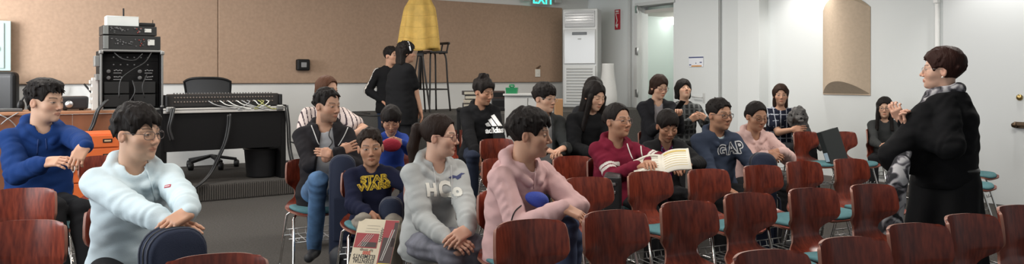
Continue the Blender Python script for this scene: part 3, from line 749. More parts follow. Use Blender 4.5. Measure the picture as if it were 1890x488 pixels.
    if glasses:
        mb = MB(); gm = mat('spectacle_frame_' + str(glasses['col']), glasses['col'], .3, glasses.get('metal', 0)); r = glasses.get('r', .0016)
        w, hgt = glasses.get('w', .0245), glasses.get('h', .0185)
        tr = lambda p: hc + RH @ Vector(p) * hs
        for sx in (1, -1):
            ring = []
            for i in range(20):
                a = 2 * math.pi * i / 20; ca, sn = math.cos(a), math.sin(a); ex = .75
                ring.append((sx * .0335 + w * abs(ca) ** ex * (1 if ca > 0 else -1), .1045 - .22 * abs(abs(sx * .0335 + w * ca) - .01) , -.005 + hgt * abs(sn) ** ex * (1 if sn > 0 else -1)))
            mb.tube([tr(p) for p in ring], r * hs, 0, 6, True)
            cen = [tr((sx * .0335, .0985, -.005))] + [tr(p) for p in ring]
            mb.add(cen, [(0, i + 1, (i + 1) % 20 + 1) for i in range(20)], 1)
            mb.tube([tr(p) for p in ((sx * (.0335 + w), .091, .002), (sx * .078, .07, .003), (sx * .083, .005, .002), (sx * .082, -.02, -.006))], r * hs * .9, 0, 6)
        mb.tube([tr(p) for p in ((.009, .1045, .0), (0, .1075, .003), (-.009, .1045, .0))], r * hs, 0, 6)
        mb.build('glasses', [gm, LENS], root)
    # ---------- clothes
    cc = max(.0062, Y / F * 1.9) * cellk
    X0 = np.array((1., 0, 0)); san = np.array(sa); hip0 = np.array((0, 0, hipz)); nbv = np.array(nb); ax = nbv - hip0; Ls = np.linalg.norm(ax); ax = ax / Ls
    def torso(P, tt, rxs, rys, grow=0.):
        v = P - hip0.astype(f32); t = (v @ ax.astype(f32)) / Ls; tc = np.clip(t, tt[0], tt[-1]); tb = np.clip(tc, 0, 1)
        e = v - (tc * Ls)[:, None] * ax.astype(f32); e[:, 1] += slouch * np.sin(np.pi * tb)
        sdv = X0[None] * (1 - tb)[:, None] + san[None] * tb[:, None]; sdv /= np.linalg.norm(sdv, axis=1)[:, None]
        fr = np.cross(ax[None], sdv); x = np.einsum('ij,ij->i', e, sdv); y = np.einsum('ij,ij->i', e, fr)
        rx = np.interp(tc, tt, rxs) * sc * bw + grow; ry = np.interp(tc, tt, rys) * sc * bd + grow
        d = (np.sqrt((x / rx) ** 2 + (y / ry) ** 2) - 1) * np.minimum(rx, ry); zo = np.abs(t - tc) * Ls
        return np.where(zo > 1e-6, np.sqrt(np.maximum(d, 0) ** 2 + zo ** 2), d).astype(f32), t, x, y
    lowt = top.get('low', -.20)
    TT = [lowt, lowt + .05, 0, .25, .5, .75, .92, 1.02]
    fem = g.get('fem', 0)
    RX = top.get('rx', [.158, .168, .168, .148, .150, .150, .105, .06] if not fem else [.165, .170, .170, .135, .136, .134, .095, .055])
    RY = top.get('ry', [.112, .120, .122, .112, .118, .112, .082, .055] if not fem else [.115, .122, .122, .105, .118, .112, .075, .05])
    infl = top.get('infl', .012) * sc; slv = top.get('sleeve', .016)
    def sleeves(P, d, infl, kj=.022):
        for nm in 'RL':
            sh, el, wr = shs[nm], els[nm], wrs[nm]; fdir = (wr - el).normalized()
            we = wr - fdir * .004
            if short: e = cap(P, sh - Vector((0, 0, .004)), sh.lerp(el, short), .062 * sc + infl * .6, .062 * sc + infl * .6)
            else:
                u1 = cap(P, sh - Vector((0, 0, .004)), el, .046 * sc + slv * .75, .041 * sc + slv * .8); u2 = cap(P, el, we - fdir * .05, .041 * sc + slv * .8, .031 * sc + slv * .8)
                q = (P - V3(el)) @ V3(fdir); q1 = (P - V3(el)) @ V3((sh - el).normalized())
                rip = np.sin(np.where(q > 0, q, -q1) * 120 + 3 * wob(P, 18, 3)) * (np.exp(-(q / .07) ** 2) * .8 + np.exp(-((q - .17 * sc) / .05) ** 2) * .9) * .0030
                e = smin(u1, u2, .012) + rip
                e = smin(e, cap(P, we - fdir * .05, we, .033 * sc + .006, .032 * sc + .006), .012)
            d = smin(d, e, kj)
        return d
    fold = top.get('fold', 1.)
    def folds(P): return (.0058 * wob(P * f32([1, 1, 1.5]), 19, len(key)) + .0032 * wob(P * f32([1, 1, 1.7]), 41, 7)) * fold * sc
    nk = top.get('neck', .064) * sc
    def neckcut(P, d):
        vd = top.get('vneck', .030 if top.get('hood') else -.012); RT = Matrix.Rotation(R(twist), 3, 'Z')
        c = np.minimum(cap(P, nb + RT @ Vector((0, .014, -.006)), hp + Vector((0, .05, .16)), nk * .92, nk + .03), cap(P, nb + RT @ Vector((0, .050, -.018 - vd)), hp + RT @ Vector((0, .11, .10)), .036, .070))
        return smax(d, -c, .007)
    def ftop(P):
        d, t, x, y = torso(P, TT, RX, RY, infl)
        for nm in 'RL': d = smin(d, cap(P, nb - Vector((0, 0, .052 * sc)), shs[nm], .040 * sc + infl * .6, .046 * sc + infl * .6), .045)
        if top.get('bust'): 
            for sx in (1, -1):
                d = smin(d, sph(P, hip0 + ax * Ls * .66 + san * sx * .07 * sc + np.cross(ax, san) * .085 * sc, top['bust'] * sc), .06)
        for (qa, qb, ra, rb) in top.get('extra', []): d = smin(d, cap(P, loc_of(qa), loc_of(qb), ra, rb), .05)
        if top.get('belly'): d = smin(d, sph(P, hip0 + ax * Ls * .28 + np.cross(ax, san) * .07 * sc, top['belly'] * sc), .08)
        d = sleeves(P, d, infl) + folds(P)
        if top.get('hem'): d = d + .012 * np.exp(-((t - lowt - .015) / .05) ** 2)
        if top.get('hood'):
            hk = top['hood']; ring = []
            for i in range(9):
                an = math.pi * (i / 8 * 1.76 - .88) + math.pi      # from one front side round the back
                ring.append(nb + Matrix.Rotation(R(twist), 3, 'Z') @ Vector((math.sin(an) * .102, math.cos(an) * .086 + .012, -.026 - (.045 + .016 * hk) * math.cos(an) - .02 * (abs(an - math.pi) > 2.3))) * sc)
            h = None
            for i in range(8):
                w = 1 - abs(i - 3.5) / 4.4; q = cap(P, ring[i], ring[i + 1], (.017 + .022 * w * hk) * sc, (.017 + .022 * w * hk) * sc); h = q if h is None else smin(h, q, .012)
            h = smin(h, ell(P, nb + Matrix.Rotation(R(twist), 3, 'Z') @ Vector((0, -.105, -.075)) * sc, (.11 * sc, .045 * sc * hk, .09 * sc)), .03)
            h = h + .004 * wob(P, 34, 4); d = smin(d, h, .008)
        d = neckcut(P, d)
        if top.get('open'):                        # jacket worn open
            w0, w1 = top['open']; q = np.interp(t, [0, 1], [w0, w1]); fr = V3(np.cross(ax, san)); yy = (P - hip0.astype(f32)) @ fr
            d = smax(d, -np.maximum(np.abs(x - top.get('ox', 0)) - q * sc, np.maximum(-(y - .02), -(t + .3))).astype(f32), .008)
        return d
    pts = [hip0, nbv] + [np.array(v) for v in list(shs.values()) + list(els.values()) + list(wrs.values())]
    lo = np.min(pts, 0) - [.23 * bw, .2, .16]; hi = np.max(pts, 0) + [.23 * bw, .2, .07]
    V, Q = nets(ftop, lo, hi, cc)
    mats = [top['mat']]; mi = None
    if top.get('stripes'):
        mats += [s[0] for s in top['stripes']]; cen = V[Q].mean(1); mi = np.zeros(len(Q), int)
        for j, (mm, fn) in enumerate(top['stripes']): mi[fn(cen, info)] = j + 1
    me = raw_mesh(top['name'], V, Q, mats, mi); to = obj(top['name'], me, root); info['top'] = to; info['bvh'] = BVHTree.FromPolygons([tuple(v) for v in V], [tuple(q) for q in Q])
    if top.get('tee'):
        nm, mm, cut = top['tee']
        def ft(P):
            d, t, x, y = torso(P, TT, RX, RY, .002)
            for q in 'RL': d = smin(d, cap(P, nb - Vector((0, 0, .055 * sc)), shs[q], .05 * sc, .04 * sc), .05)
            return smax(d + folds(P) * .6, -cap(P, nb + Vector((0, .016, -.03 - cut)), hp + Vector((0, .05, .16)), .056 * sc, .075 * sc), .006)
        V, Q = nets(ft, lo, hi, cc); to2 = obj(nm, raw_mesh(nm, V, Q, [mm]), root); info['tee'] = to2; info['bvh_tee'] = BVHTree.FromPolygons([tuple(v) for v in V], [tuple(q) for q in Q])
    if legs:
        kn = {}; an = {}
        for sd, nm in ((1, 'R'), (-1, 'L')):
            h0 = Vector((.085 * sd * sc * bw, .0, hipz - .01))
            if stand: kdef, adef = Vector((.09 * sd, .02, .49 * hipz)), Vector((.1 * sd, -.02, .085))
            else: kdef, adef = h0 + Vector((.05 * sd, .43 * sc, .015)), Vector((.135 * sd, .40 * sc, .085))
            kk = loc_of(knees[nm]) if knees and nm in knees else kdef
            aa = loc_of(ankles[nm]) if ankles and nm in ankles else Vector((kk.x, kk.y - .02, .085) if not stand else adef)
            v = kk - h0; kk = h0 + v * min(1, .46 * sc / max(v.length, .01)); kn[nm] = kk; an[nm] = aa
        lr = legs.get('r', 1.)
        def fl(P):
            d = ell(P, (0, 0, hipz + .0), (.155 * sc * bw, .115 * sc * bd, .12 * sc))
            for sd, nm in ((1, 'R'), (-1, 'L')):
                h0 = Vector((.085 * sd * sc * bw, .0, hipz - .01)); cr = (.058 if not stand else .065) * lr
                e = smin(cap(P, h0, kn[nm], .088 * sc * lr, .066 * sc * lr), cap(P, kn[nm], an[nm] - Vector((0, 0, .01)), .063 * sc * lr, cr * sc * .92), .02)
                u = (P - V3(kn[nm])) @ V3((an[nm] - kn[nm]).normalized())
                e = e + .004 * np.sin(u * 95 + 3 * wob(P, 15)) * np.exp(-(u / .1) ** 2) + .005 * wob(P, 24, 3)
                d = smin(d, e, .03)
            return d
        pts = [hip0] + [np.array(v) for v in list(kn.values()) + list(an.values())]
        V, Q = nets(fl, np.min(pts, 0) - [.2, .16, .03], np.max(pts, 0) + [.2, .16, .14], cc * 1.15)
        me = raw_mesh(legs['name'], V, Q, [legs['mat']] + ([legs['mat2'][0]] if legs.get('mat2') else []), legs['mat2'][1](V[Q].mean(1), info).astype(int) if legs.get('mat2') else None)
        info['legs'] = obj(legs['name'], me, root); info['bvh_legs'] = BVHTree.FromPolygons([tuple(v) for v in V], [tuple(q) for q in Q]); info['kn'], info['an'] = kn, an
        if shoes:
            for sd, nm in ((1, 'R'), (-1, 'L')):
                a = an[nm]; toe = Vector((.18 * sd, 1, 0)).normalized()
                def fs(P):
                    d = smin(cap(P, a + toe * -.035 + Vector((0, 0, -.045)), a + toe * .15 + Vector((0, 0, -.052)), .040, .034), cap(P, a + Vector((0, 0, -.03)), a + Vector((0, 0, .0)), .042, .043), .03)
                    return smax(d, -(P[:, 2] - .004), .006)
                V, Q = nets(fs, np.array(a) - [.1, .1, .09], np.array(a) + [.1, .22, .07], max(.006, cc * .9))
                sm = shoes if isinstance(shoes, bpy.types.Material) else mat('shoe_black', (.02, .02, .022), .6, bump=(120, .1))
                z = V[Q].mean(1)[:, 2]; obj('shoe', raw_mesh('shoe', V, Q, [sm, mat('shoe_sole', (.1, .1, .1), .7)], (z < .02).astype(int)), root)
    return info
def strings(info, length=.2, col=(.8, .8, .8), dx=.035, r=.0035, which=None, z0=-.098, flare=0.):
    """hood drawstrings laid on the chest"""
    out = []; nb, sa = info['nb'], info['sa']; fr = Vector((0, 0, 1)).cross(sa)
    for sx in (1, -1):
        pts = []
        for i in range(12):
            s = i / 11; p = nb + sa * sx * (dx + flare * s + .004 * math.sin(s * 5 + sx)) + Vector((0, 0, z0 - s * length)) * info['sc']
            h = info['bvh'].ray_cast(p + fr * .5, -fr)
            if h[0] is None or (pts and (h[0] - pts[-1]).length > length / 11 * info['sc'] + .022): break
            pts.append(h[0] + h[1] * r * .7)
        if len(pts) > 3:
            mb = MB(); mb.tube(spline(pts, 3), r, 0, 6); mb.build('drawstring', mat('cord_' + str(col), col, .8), info['top'])
def seam(info, pts, r, mt, name, tee=False):
    """a cord or zip lying on the garment under the given image points"""
    RBi = info['RB'].transposed(); o = RBi @ (Vector((0, 0, CAMH)) - info['loc']); out = []
    for q in spline([(x, y, 0) for x, y in pts], 4):
        d = (RBi @ (at(q.x, q.y, 1) - Vector((0, 0, CAMH)))).normalized(); h = (info['bvh_tee'] if tee else info['bvh']).ray_cast(o, d)
        if h[0] is not None and (not out or (h[0] - out[-1]).length < .09): out.append(h[0] + h[1] * r * .6)
    if len(out) > 2: mb = MB(); mb.tube(out, r, 0, 6); return mb.build(name, mt, info['tee'] if tee else info['top'])
def chest_decal(info, px, py, geo, mt, name, size=1., tilt=0., tee=False, target='top', up=(0, 0, 1), depth=.0016, right=None):
    """lay flat geometry (V in metres, F) on the garment where the pixel's ray meets it"""
    bv = info['bvh_legs'] if tee == 'legs' else info['bvh_tee'] if tee else info['bvh']; RBi = info['RB'].transposed()
    o = RBi @ (Vector((0, 0, CAMH)) - info['loc']); d = (RBi @ (at(px, py, 1) - Vector((0, 0, CAMH)))).normalized()
    h = bv.ray_cast(o, d)
    if h[0] is None: return None
    c = h[0]; fr = Vector((0, 0, 1)).cross(info['sa']); N = (fr + h[1] * .6); N = Vector((N.x, N.y, N.z * .5)).normalized()
    x = Vector(right) if right else -info['sa']; x = (x - N * x.dot(N)).normalized(); y = N.cross(x)
    ca, sn = math.cos(R(tilt)), math.sin(R(tilt)); x, y = x * ca + y * sn, y * ca - x * sn
    V, Fc = geo; bm = bmesh.new(); vs = [bm.verts.new(tuple(v)) for v in V]
    for f in Fc:
        try: bm.faces.new([vs[i] for i in f])
        except ValueError: pass
    long = [e for e in bm.edges if e.calc_length() > .012]
    for _ in range(3):
        long = [e for e in bm.edges if e.calc_length() * size > .012]
        if long: bmesh.ops.subdivide_edges(bm, edges=long, cuts=1); 
    bmesh.ops.triangulate(bm, faces=bm.faces[:])
    for v in bm.verts:
        p = c + x * v.co.x * size + y * v.co.y * size; q = bv.ray_cast(p + N * .15, -N)
        v.co = (q[0] + N * (depth + max(v.co.z, 0))) if q[0] is not None and (q[0] - p).length < .1 else p + N * depth
    me = bpy.data.meshes.new(name); bm.to_mesh(me); bm.free(); me.materials.append(mt)
    return obj(name, me, info['legs'] if tee == 'legs' else info['tee'] if tee else info['top'])
# ---------------------------------------------------------------- the people of the photograph
PALE = (.60, .365, .25); WARM = (.50, .285, .19); TAN = (.42, .225, .14); BROWN = (.36, .185, .115); FAIR = (.64, .395, .29)
BLK = (.010, .008, .007); DBR = (.028, .014, .009); GLS = dict(col=(.03, .025, .025)); WIRE = dict(col=(.45, .40, .38), metal=.8, r=.0011)
JEANS = mat('denim_blue', (.075, .155, .29), .9, bump=(300, .25), var=(12, .35)); DNAVY = cloth('dark_navy', (.02, .026, .045)); DK = cloth('charcoal', (.022, .022, .024))
SHORT = dict(t=.013, hl=.056, noise=.004, freq=80, jag=.006, zn=-.05)
FRINGE = dict(t=.017, hl=.040, noise=.0045, freq=75, jag=.010, jf=130, zn=-.06, side=.9)
LONG = dict(t=.014, hl=.064, len=.30, noise=.003, freq=90, ears=False, cx=.090, tap=.05, fw=.066, part=.0)
TIED = dict(t=.009, hl=.080, noise=.002, freq=110, zn=-.07, jag=.003)
A = person
# blue hoodie boy
i = A('blue', 'person in a blue hoodie at the left edge, hands meeting over a chair back', (84, 148), 4.95, 42, 78, sc=1.05, hs=1.08, pitch=-4, lean=(.0, .05), skin=PALE,
      g=dict(eyes='half'), hair=dict(SHORT, t=.014, hl=.076, noise=.003, tufts=(80, .032, .35, 3), vol=((-.01, .03, .10), (.06, .06, .03)), zn=-.035, side=.3), top=dict(name='hoodie', mat=cloth('royal_blue', (.012, .040, .155)), hood=1.15, hem=1, infl=.022, sleeve=.028, fold=1.3, rx=None) if 0 else dict(name='hoodie', mat=cloth('royal_blue', (.012, .040, .155)), hood=1.15, hem=1, infl=.022, sleeve=.026, fold=1.3),
      legs=dict(name='trousers', mat=DK), wrists=dict(R=(84, 300, -.34), L=(160, 272, -.36)), elbows=dict(R=(-20, 345, -.15), L=(205, 290, -.1)),
      hands=dict(R=dict(curl=.45, dir=(1, -.1, -.02), back=(-.1, -.6, .7)), L=dict(curl=.75, dir=(-.45, -.25, -.9), back=(.2, -.9, .3))), knees=dict(R=(120, 385, -.42), L=(175, 395, -.38)), bw=1.05)
seam(i, [(70, 258), (69, 276), (68, 295)], 0.0035, mat('cord_blue', (.02, .05, .18), .8), 'drawstring')
seam(i, [(84, 256), (86, 276)], 0.0035, mat('cord_blue', (.02, .05, .18), .8), 'drawstring')
# pale hoodie boy
i = A('pale', 'person in a pale blue hoodie with glasses, both hands resting on a dark violin case', (254, 194), 3.62, 28, 72, sc=1.0, hs=1.04, pitch=-3, lean=(-.01, .06), twist=6, skin=PALE,
      g=dict(eyes='half', chub=.35), hair=dict(FRINGE, t=.014, hl=.056, jag=.006, tufts=(60, .032, .04, 5), side=.6, zn=-.05), glasses=dict(WIRE, col=(.12, .10, .10), w=.026, h=.0185, r=.0014), top=dict(name='hoodie', mat=cloth('pale_blue', (.60, .70, .74)), hood=1.05, hem=1, infl=.024, sleeve=.028, fold=1.25),
      legs=dict(name='trousers', mat=DK), wrists=dict(R=(308, 411, -.32), L=(354, 398, -.36)), elbows=dict(R=(196, 452, -.12), L=(388, 430, -.02)),
      hands=dict(R=dict(curl=.30, dir=(1, -.2, -.12), back=(.05, -.45, .9)), L=dict(curl=.55, dir=(-.75, -.35, -.30), back=(.1, -.5, .85))))
seam(i, [(246, 312), (254, 344), (260, 381)], 0.0035, mat('cord_pale', (.68, .78, .82), .8), 'drawstring')
seam(i, [(268, 308), (279, 341), (288, 382)], 0.0035, mat('cord_pale', (.68, .78, .82), .8), 'drawstring')
mb = MB(); mb.box((0, 0, 0), (.036, .014, .003), .001); chest_decal(i, 309, 344, (np.array(mb.V), mb.F), mat('tag_red', (.45, .03, .06), .6), 'chest_tag', tilt=2)
mb = MB(); mb.box((0, 0, .003), (.026, .004, .001), 0); chest_decal(i, 309, 344, (np.array(mb.V) , mb.F), mat('thread_white', (.8, .78, .75), .8), 'chest_tag_lettering', tilt=2, depth=.003)
# man with folded arms
i = A('man', 'person in a black zip hoodie and jeans, arms folded, beside the carpeted low stage', (604, 163), 5.75, 10, 58, sc=1.04, hs=1.02, pitch=-5, lean=(.0, .02), skin=WARM,
      g=dict(eyes='half', beard=.45), hair=dict(SHORT, t=.009, hl=.088, side=.3, jag=.003, tufts=(40, .022, .12, 8), zn=-.045), top=dict(name='zip_hoodie', mat=cloth('washed_black', (.020, .018, .020)), hood=.95, infl=.022, sleeve=.024, open=(.10, .035), ox=-.02, tee=('t_shirt', cloth('heather_grey', (.36, .36, .37)), .035), fold=1.2),
      legs=dict(name='jeans', mat=JEANS, r=.98), wrists=dict(R=(628, 280, -.24), L=(612, 285, -.29)), elbows=dict(R=(556, 296, -.1), L=(656, 298, -.08)),
      hands=dict(R=dict(curl=.25, dir=(.6, .9, .2), back=(.3, -1, .2), size=.9), L=dict(curl=.35, dir=(-1, .55, -.05), back=(-.2, -1, .25), size=.82, spread=0.)), knees=dict(R=(588, 332, -.42), L=(648, 330, -.40)), ankles=dict(R=(580, 455, -.12), L=(640, 452, -.1)), bw=1.08)
seam(i, [(575, 232), (581, 248), (588, 266), (592, 276)], .004, mat('zip_white', (.6, .58, .56), .4), 'zip')
seam(i, [(642, 236), (636, 250), (628, 264), (620, 274)], .004, mat('zip_white', (.6, .58, .56), .4), 'zip')
seam(i, [(611, 236), (607, 250), (613, 262), (607, 272)], .0035, mat('spectacle_cord', (.03, .03, .03), .4), 'hanging_glasses', True)
# woman behind him
i = A('redtie', 'person with long brown hair and a red hair tie, behind the man with folded arms', (604, 141), 7.0, 20, 62, cellk=.6, sc=1.02, hs=1.0, pitch=-2, skin=WARM, g=dict(fem=1, eyes='half'), hair_col=(.085, .035, .018),
      hair=dict(TIED, t=.013, down=.36, ext=.2, locks=[((0, -.09, .01), (-.04, -.13, -.10), .045, .045), ((-.04, -.13, -.10), (-.07, -.09, -.30), .045, .03)]),
      top=dict(name='striped_blouse', mat=cloth('cream', (.62, .52, .48)), short=.62, infl=.014, neck=.075, stripes=[(cloth('dark_stripe', (.06, .04, .05)), lambda c, n: np.sin((c[:, 0] + .25 * c[:, 1]) * 2 * np.pi / .036) > .72)]),
      legs=dict(name='trousers', mat=DK), wrists=dict(R=(590, 262, -.3), L=(650, 250, -.28)), elbows=dict(R=(552, 232, 0), L=(662, 232, 0)))
mb = MB(); hc, RH = i['hc'], i['RH']; p = hc + RH @ Vector((.0, -.108, .012)); mb.ball(p, .022, 0, (1, .8, 1)); mb.build('hair_tie', mat('scarlet_band', (.55, .03, .05), .7), i['root'])
# small boy in the navy sweatshirt
i = A('starboy', 'small boy in a navy sweatshirt with yellow lettering, holding a music book', (684, 238), 5.1, 12, 12, sc=.78, hs=.98, pitch=-3, roll=3, lean=(0, .02), skin=TAN, g=dict(eyes='open', chub=.3),
      hair=dict(SHORT, t=.010, hl=.076, jag=.004, part=.15, side=.4, tufts=(40, .022, .06, 2)), hair_col=(.018, .011, .008), top=dict(name='sweatshirt', mat=cloth('navy', (.012, .014, .034)), infl=.024, sleeve=.026, neck=.07, fold=1.1, hem=1),
      legs=dict(name='trousers', mat=cloth('khaki_grey', (.26, .23, .19))), wrists=dict(R=(680, 394, -.26), L=(724, 384, -.08)), elbows=dict(R=(648, 362, -.05), L=(742, 350, .0)),
      hands=dict(R=dict(curl=.6, dir=(.35, -.2, -.9), back=(-.3, -.9, .2)), L=dict(curl=.5)), bw=1.02, knees=dict(R=(672, 405, -.34), L=(735, 405, -.36)))
YEL = mat('yellow_print', (.75, .50, .035), .7)
for tx, py, sz in (('STAR', 331, .066), ('WARS', 345, .066)):
    V, Fc = text_geo(tx, sz, 0, .0045, .95); chest_decal(i, 691, py, (V * [1.18, .92, 1], Fc), YEL, 'chest_lettering', tilt=4)
    V, Fc = text_geo(tx, sz, 0, -.0016, 1.05); chest_decal(i, 691, py, (V * [1.16, .92, 1], Fc), mat('letter_inner_navy', (.012, .014, .034), .8), 'chest_letter_fill', tilt=4, depth=.003)
# little girl
i = A('littlegirl', 'person, a little girl in a blue sweater looking down at her hands', (722, 196), 6.6, 10, 10, sc=.74, hs=.95, pitch=-26, lean=(0, .10), skin=TAN, g=dict(fem=1, eyes='down', chub=.4),
      hair=dict(LONG, hl=.036, len=.10, fw=.06, jag=.008), top=dict(name='sweater', mat=cloth('cobalt', (.025, .055, .26)), infl=.016, sleeve=.018),
      legs=dict(name='trousers', mat=DK), wrists=dict(R=(711, 264, -.26), L=(743, 264, -.26)), hands=dict(R=dict(curl=.9, dir=(1, -.3, .35), back=(0, -.8, .6), size=.85), L=dict(curl=.9, dir=(-1, -.3, .35), back=(0, -.8, .6), size=.85)))
mb = MB(); p = at(722, 268, 6.26); mb.ball(p, .082, 0, (1, .6, .68)); o = mb.build('knit_cap', mat('crimson_knit', (.30, .012, .03), .9, bump=(80, .4)), None); tag(o, 'crimson bundle on the little girl lap under her hands', 'cap')
# ponytail girl
HB = dict(TIED, t=.011, hl=.084, down=.28, ext=.24, locks=[((0, -.085, .035), (0, -.14, .03), .036, .034), ((0, -.14, .03), (-.0, -.165, -.08), .036, .034), ((0, -.165, -.08), (.01, -.15, -.24), .034, .016)])
i = A('pony', 'person with a ponytail in a grey hoodie, hands clasped on one knee', (812, 212), 4.55, 28, 78, sc=1.0, hs=1.0, pitch=-3, lean=(-.0, .07), twist=4, skin=FAIR, g=dict(fem=1, eyes='half', chub=.3), hair=HB, hair_col=(.020, .011, .008),
      glasses=dict(col=(.10, .02, .02), w=.0255, h=.0185), top=dict(name='hoodie', mat=cloth('marl_grey', (.42, .43, .42)), hood=1.0, hem=1, infl=.022, sleeve=.026, fold=1.25, bust=.075),
      legs=dict(name='jeans', mat=mat('denim_grey', (.16, .16, .19), .9, bump=(300, .25), var=(12, .3)), r=1.05), wrists=dict(R=(826, 442, -.36), L=(866, 434, -.38)), elbows=dict(R=(756, 450, -.1), L=(888, 408, .05)),
      hands=dict(R=dict(curl=.7, dir=(.85, -.3, -.1), back=(-.1, -.6, .7)), L=dict(curl=.6, dir=(-.8, -.35, -.15), back=(.2, -.65, .7))), knees=dict(R=(842, 470, -.40), L=(872, 455, -.28)))
mb = MB(); mb.add([(0, 0, 0)] + [(.030 * k * math.cos(t) * (1 + .2 * math.sin(3 * t)), .015 * k * math.sin(t), 0) for k in (.35, .7, 1) for t in [2 * math.pi * q / 14 for q in range(14)]], [(0, 1 + q, 1 + (q + 1) % 14) for q in range(14)] + [(1 + r_ * 14 + q, 15 + r_ * 14 + q, 15 + r_ * 14 + (q + 1) % 14, 1 + r_ * 14 + (q + 1) % 14) for r_ in (0, 1) for q in range(14)]); chest_decal(i, 847, 468, (np.array(mb.V), mb.F), mat('knee_skin', (.50, .30, .22), .6), 'knee_rip', tee='legs')
seam(i, [(799, 308), (803, 328), (806, 361)], 0.0035, mat('cord_grey', (.50, .50, .49), .8), 'drawstring')
seam(i, [(832, 306), (834, 338), (835, 378)], 0.0035, mat('cord_grey', (.50, .50, .49), .8), 'drawstring')
CRM = mat('cream_felt', (.72, .70, .63), .9)
for tx, px, py, sz, k in (('H', 797, 352, .095, .9), ('C', 820, 351, .125, .85), ('o', 844, 352, .092, .9)):
    V, Fc = text_geo(tx, sz, 0, .006); chest_decal(i, px, py, (V * [k, 1, 1], Fc), CRM, 'chest_lettering', tilt=-4, depth=.005)
mb = MB(); mb.prism([(-.05, .0, 0), (-.02, .012, 0), (.0, .006, 0), (.03, .022, 0), (.055, .018, 0), (.03, .01, 0), (.02, -.006, 0), (0, -.016, 0), (-.01, -.004, 0), (-.03, -.008, 0)], (0, 0, .001)); chest_decal(i, 843, 327, (np.array(mb.V), mb.F), mat('seagull_navy', (.05, .06, .15), .8), 'bird_emblem')
# pink hoodie boy
PINK = cloth('dusty_pink', (.60, .385, .375))
i = A('pink', 'boy in a pale pink hoodie in profile, hand dangling over a chair back', (978, 202), 4.1, 40, 80, sc=1.03, hs=1.03, pitch=-4, lean=(-.0, .06), twist=4, skin=WARM, g=dict(eyes='half', chub=.2),
      hair=dict(SHORT, t=.015, hl=.060, noise=.003, tufts=(90, .026, .22, 11), zn=-.055, vol=((0, .03, .09), (.066, .06, .035)), side=.6), top=dict(name='hoodie', mat=PINK, hood=1.15, hem=1, infl=.020, sleeve=.024, fold=1.25, tee=('t_shirt', cloth('heather_grey', (.36, .36, .37)), .03)),
      legs=dict(name='trousers', mat=cloth('navy_denim', (.055, .072, .13)), r=1.08), wrists=dict(R=(1040, 384, -.32), L=(1000, 398, -.2)), elbows=dict(R=(946, 408, -.2), L=(1046, 340, .12)),
      hands=dict(R=dict(curl=.45, dir=(.75, -.2, -.75), back=(.5, -.4, .7)), L=dict(curl=.5, dir=(-.8, -.3, -.1))), knees=dict(R=(1040, 420, -.25), L=(1050, 440, .0)))
seam(i, [(943, 418), (945, 404), (951, 390), (962, 380)], .003, mat('strap_black', (.015, .015, .016), .7), 'waist_strap')
seam(i, [(976, 311), (978, 330), (979, 349)], 0.0035, mat('cord_pink', (.66, .44, .43), .8), 'drawstring')
seam(i, [(989, 311), (987, 330), (985, 349)], 0.0035, mat('cord_pink', (.66, .44, .43), .8), 'drawstring')
# bags and so on in laps come later
# girl in the black sweatshirt
i = A('tri', 'person with curly tied-up hair in a black sweatshirt with a white three-bar emblem', (893, 145), 8.5, 12, 44, sc=1.07, hs=1.16, pitch=-14, skin=TAN, g=dict(eyes='down', chub=.5, fem=1),
      hair=dict(TIED, t=.018, noise=.010, freq=70, hl=.058, balls=[((.01, -.03, .135), (.05, .05, .045)), ((0, -.10, .03), (.045, .05, .07))]), top=dict(name='sweatshirt', mat=cloth('jet', (.010, .010, .011)), hood=1.0, infl=.03, sleeve=.03, fold=1.2), bw=1.15,
      legs=dict(name='trousers', mat=DNAVY), wrists=dict(R=(880, 290, -.35), L=(925, 285, -.35)))
WHT = mat('white_print', (.75, .75, .74), .8)
mb = MB()
for x0, LB in ((-.098, .062), (-.036, .118), (.026, .176)):
    w = .050; c_, s_ = -.5, .866; LA = LB - w / 2; n_ = 8; A_, B_, C_, D_ = (Vector(q) for q in ((x0, 0, 0), (x0 + w, 0, 0), (x0 + w + c_ * LB, s_ * LB, 0), (x0 + c_ * LA, s_ * LA, 0)))
    mb.add([A_.lerp(B_, a / 5).lerp(D_.lerp(C_, a / 5), b / n_) for b in range(n_ + 1) for a in range(6)], [(b * 6 + a, b * 6 + a + 1, b * 6 + a + 7, b * 6 + a + 6) for b in range(n_) for a in range(5)])
chest_decal(i, 915, 233, (np.array(mb.V) * [.98, .88, 1], mb.F), WHT, 'chest_emblem', tilt=0)
V, Fc = text_geo('adidas', .085, 0, .0035, .95); chest_decal(i, 913, 241, (V, Fc), WHT, 'chest_lettering', tilt=2)
# boy with glasses in grey jacket
i = A('greyjacket', 'person with fringe and glasses in a dark grey jacket over light grey shirt', (1006, 154), 7.0, 18, 44, sc=1.05, hs=1.06, pitch=-5, skin=PALE, g=dict(eyes='half'), hair=dict(FRINGE, t=.016, hl=.036, tufts=(50, .035, .05, 4)),
      glasses=dict(WIRE, w=.025, h=.021), top=dict(name='jacket', mat=cloth('slate', (.045, .047, .046)), infl=.026, sleeve=.028, hood=.6, open=(.09, .06), tee=('t_shirt', cloth('light_grey', (.33, .33, .33)), .02)),
      legs=dict(name='trousers', mat=DK), wrists=dict(R=(1010, 278, -.34), L=(1040, 274, -.33)), hands=dict(R=dict(curl=.6, dir=(.7, -.4, -.3)), L=dict(curl=.6, dir=(-.6, -.4, -.3))))
